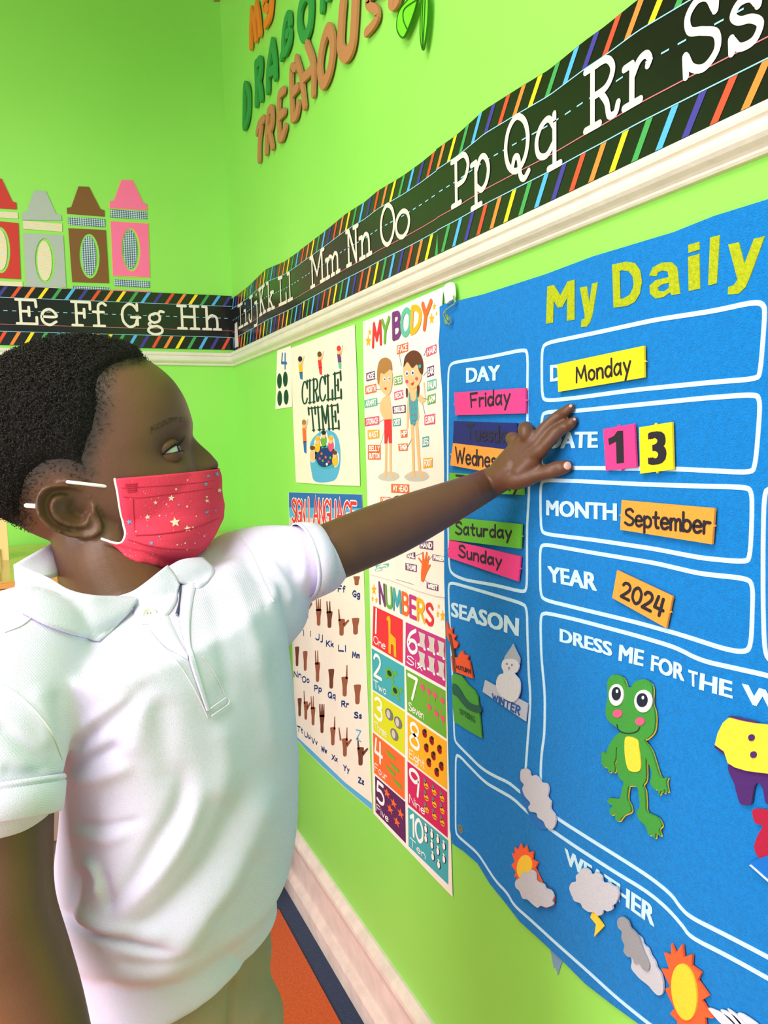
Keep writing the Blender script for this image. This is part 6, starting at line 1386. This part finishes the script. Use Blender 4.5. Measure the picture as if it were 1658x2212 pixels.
for L_ in [W3(468, 2200, .655), W3(325, 2200, .620)]:
    t = TM(); b0 = np.array([L_[0], L_[1], .034]); t.tube([C4(b0-TN*.045, .030), C4(b0+TN*.02, .033), C4(b0+TN*.085, .028)], seg=24, flat=(np.array([0, 0, 1.]), .9))
    vv = [(x, y, max(z, .0035)) for x, y, z in t.v]; mb = MB(); mb.add(vv, t.f, SHOEM); mb.build('shoe', kid, True)

# ---------- face mask
MK = mat('mask_red_fabric', (226, 62, 88), .75, noise=(60, .05), bump=(500, .35), spec=.2)
MED = mat('mask_white_edge', (246, 236, 236), .7)
# midline (sagittal) curve and near side edge, in head coordinates
MID = [(472,1013),(477,1035),(480,1062),(481,1095),(478,1125),(466,1150),(444,1180),(416,1203),(378,1220)]
midc = np.array([loc_ab(*p) for p in MID]); midc = np.array(crom([tuple(p) for p in midc], 8))
SIDE = [(255,1036,.052),(258,1060,.0555),(260,1085,.057),(263,1110,.0565),(267,1135,.0590),(271,1154,.0630),(262,1172,.0660),(245,1172,.0670),(220,1164,.0670)]
sidec = []
for x, y, w_ in SIDE: a_, b_ = loc_ab(x, y, w_); sidec.append((a_, b_, w_))
sidec = np.array(crom(sidec, 8))
NV, NU = 72, 96
def mask_surface(lift=0.0):
    G = []
    for i in range(NV+1):
        v = i/NV; m_ = np.array([np.interp(v, np.linspace(0, 1, len(midc)), midc[:, k]) for k in range(2)]); s_ = np.array([np.interp(v, np.linspace(0, 1, len(sidec)), sidec[:, k]) for k in range(3)])
        row = []
        for j in range(NU+1):
            u_ = -1+2*j/NU; th = abs(u_)*PI/2; sg = 1 if u_ >= 0 else -1
            k = math.cos(th)**(.72 if u_ >= 0 else 1.05); kk = math.sin(th)**.95*(1 if u_ >= 0 else .74)
            a_ = s_[0]+(m_[0]-s_[0])*k; b_ = s_[1]+(m_[1]-s_[1])*k; w_ = s_[2]*kk
            pl_ = 0                                   # pleats: stepped folds
            for pv, amp in ((.30, .0010), (.42, .0012), (.70, .0026), (.80, .0015)):
                d = v-pv-.03*math.cos(th); pl_ += amp*(1/(1+math.exp(-d*160)))*math.exp(-max(d, 0)*14)
            l = lift+pl_*(.6+.4*k)+.0006*math.sin(9*u_+20*v)*k
            row.append((a_+l*max(k, .25), b_-.25*l, (w_+l*(1-.6*k)*(.6+.4*kk))*sg))
            if u_ < 0 and v > .5: row[-1] = (row[-1][0]-.014*(v-.5)/.5*math.sin(th), row[-1][1], row[-1][2])
        G.append(row)
    return np.array(G)
MS = mask_surface()
# keep it clear of the skin
P = HC+MS[..., 0:1]*HA+MS[..., 1:2]*HB+MS[..., 2:3]*HW
for i in range(P.shape[0]):
    for j in range(P.shape[1]):
        c_ = head_pt(.02, -.03, 0); d = P[i, j]-c_; L = np.linalg.norm(d); h = body_bvh.ray_cast(Vector(P[i, j]+d/L*.014), Vector(-d/L), .05)
        if h[0] is not None:
            hl = np.linalg.norm(np.array(h[0])-c_)
            if hl+.0022 > L and hl < L+.03: P[i, j] = c_+d/L*(hl+.0022)
for _ in range(6):
    P[1:-1, 0] = .5*P[1:-1, 0]+.25*(P[2:, 0]+P[:-2, 0]); P[1:-1, -1] = .5*P[1:-1, -1]+.25*(P[2:, -1]+P[:-2, -1]); P[-1, 1:-1] = .5*P[-1, 1:-1]+.25*(P[-1, 2:]+P[-1, :-2])
    Q = P.copy(); Q[1:-1, 1:-1] = P[1:-1, 1:-1]*.6+.1*(P[:-2, 1:-1]+P[2:, 1:-1]+P[1:-1, :-2]+P[1:-1, 2:]); P = Q
mb = MB(); grid_mesh(mb, P, MK, False, -.0008); mask = mb.build('face_mask', kid, True)
def edge_tube(name, pts, r, m, parent):
    t = TM(); t.tube([C4(p, r) for p in pts], seg=8, n=2); mb = MB(); mb.add(t.v, t.f, m); return mb.build(name, parent, True)
edge_tube('mask_edge', [P[i, NU] for i in range(0, NV+1, 3)], .0011, MED, mask)
edge_tube('mask_edge', [P[i, 0] for i in range(0, NV+1, 3)], .0011, MED, mask)
edge_tube('mask_edge', [P[0, j] for j in range(0, NU+1, 3)], .0006, MK, mask)
# printed stars
Xp, Yp, Dp = project(P.reshape(-1, 3)); Xp = Xp.reshape(P.shape[:2]); Yp = Yp.reshape(P.shape[:2])
dU = np.gradient(P, axis=1); dV = np.gradient(P, axis=0); NN = np.cross(dU, dV); NN /= np.maximum(np.linalg.norm(NN, axis=2), 1e-12)[..., None]
cen = head_pt(.02, -.03, 0); sg_ = np.sign(np.sum(NN*(P-cen), axis=2))[..., None]; NN = NN*sg_
mask_bvh = BVHTree.FromPolygons([Vector(p) for p in P.reshape(-1, 3)], [(i*(NU+1)+j, i*(NU+1)+j+1, (i+1)*(NU+1)+j+1, (i+1)*(NU+1)+j) for i in range(NV) for j in range(NU)])
STC = mat('mask_star_cream', (246, 206, 180), .7); STB = mat('mask_star_blue', (112, 150, 196), .7)
smb = MB()
K1 = crop(0, 700, .33775)
stars = [(1093,1113,20,0),(992,1140,13,0),(943,1233,18,0),(1117,1268,30,0),(1195,1308,20,0),(1230,1302,10,0),(1122,1055,9,0),(1195,1000,6,0),(1318,1130,13,0),(1316,1105,8,0),(1193,1167,8,0),(1019,1226,7,0),(1063,1152,6,0),(1129,1412,6,0),(1178,1400,7,0),(1300,1352,6,0),(1396,1065,14,0),
         (1325,975,11,1),(1310,1026,13,1),(828,1265,18,1),(1140,1157,8,1),(1316,1203,12,1),(1063,1227,7,1),(967,1404,13,1),(1018,1360,7,1),(980,1466,7,1),(935,1520,15,1),(1372,1190,7,1),(1380,960,16,1),(1240,1398,5,0),(1190,1440,4,0),(870,1330,5,0),(900,1230,4,0),(1150,1500,5,0),(1250,1230,5,0),(1010,1110,4,0)]
rs_ = random.Random(4)
for _ in range(90): stars.append((rs_.uniform(790, 1390), rs_.uniform(990, 1500), rs_.uniform(1.5, 3.2), rs_.choice([0, 0, 1])))
for x, y, r, c in stars:
    (px, py), = K1([(x, y)]); rr = r*.33775*1.15; n = 5 if r > 4 else 3; rot = rs_.uniform(-.3, .3); vs = []; ok = True
    for k in range(2*n):
        q = (px+rr*(1 if k % 2 == 0 else .45)*math.sin(rot+k*PI/n), py-rr*(1 if k % 2 == 0 else .45)*math.cos(rot+k*PI/n)); d = nrm(ray(*q)); h = mask_bvh.ray_cast(Vector(CAM), Vector(d), 2)
        if h[0] is None: ok = False; break
        nn = np.array(h[1]); nn = nn if np.dot(nn, d) < 0 else -nn; vs.append(np.array(h[0])+nn*.0012)
    if ok:
        cpt = np.mean(vs, axis=0); d = nrm(cpt-CAM); vs.append(cpt-d*.0001); smb.add(vs, [(2*n, k, (k+1) % (2*n)) for k in range(2*n)], [STC, STB][c])
so_ = smb.build('printed_stars', mask); so_['kind'] = 'stuff'
# stitched weld mark and pleat stitches
def mask_line(pts, r, m, name):
    out = []
    for x, y in sample_path(pts, 4):
        d = nrm(ray(x, y)); h = mask_bvh.ray_cast(Vector(CAM), Vector(d), 2)
        if h[0] is not None: out.append(np.array(h[0])-d*.0009)
    if len(out) > 3: edge_tube(name, out, r, m, mask)
DKR = mat('mask_stitch_red', (186, 34, 60), .8)
mask_line(K1([(780,1048),(900,1042),(1100,1030),(1290,1012),(1385,995)]), .0004, DKR, 'mask_stitch'); mask_line(K1([(790,1105),(900,1110),(1100,1085),(1290,1060),(1390,1045)]), .0004, DKR, 'mask_stitch')
mask_line(K1([(850,1120),(855,1230),(862,1330)]), .0004, DKR, 'mask_stitch'); mask_line(K1([(870,1352),(1000,1345),(1150,1325),(1280,1290),(1400,1240)]), .0007, DKR, 'mask_stitch'); mask_line(K1([(820,1380),(960,1420),(1120,1440),(1260,1440),(1340,1400)]), .0006, DKR, 'mask_stitch')
for k in range(5): mask_line(K1([(800+k*5,1025+k*12),(835,1024+k*12),(872,1020+k*12)]), .0006, DKR, 'mask_stitch')
# ear loops
LOOP = mat('ear_loop_white', (250, 248, 244), .8)
def on_ab(x, y, w_): a_, b_ = loc_ab(x, y, w_); return head_pt(a_, b_, w_)
edge_tube('ear_loop', [on_ab(x, y, w_) for x, y, w_ in ((258,1052,.0565),(225,1050,.064),(190,1046,.069),(165,1043,.0705),(146,1041,.0705))], .0014, LOOP, mask)
edge_tube('ear_loop', [on_ab(x, y, w_) for x, y, w_ in ((106,1094,.0665),(92,1094,.0690),(72,1093,.0690),(57,1092,.0680))], .0019, LOOP, mask)
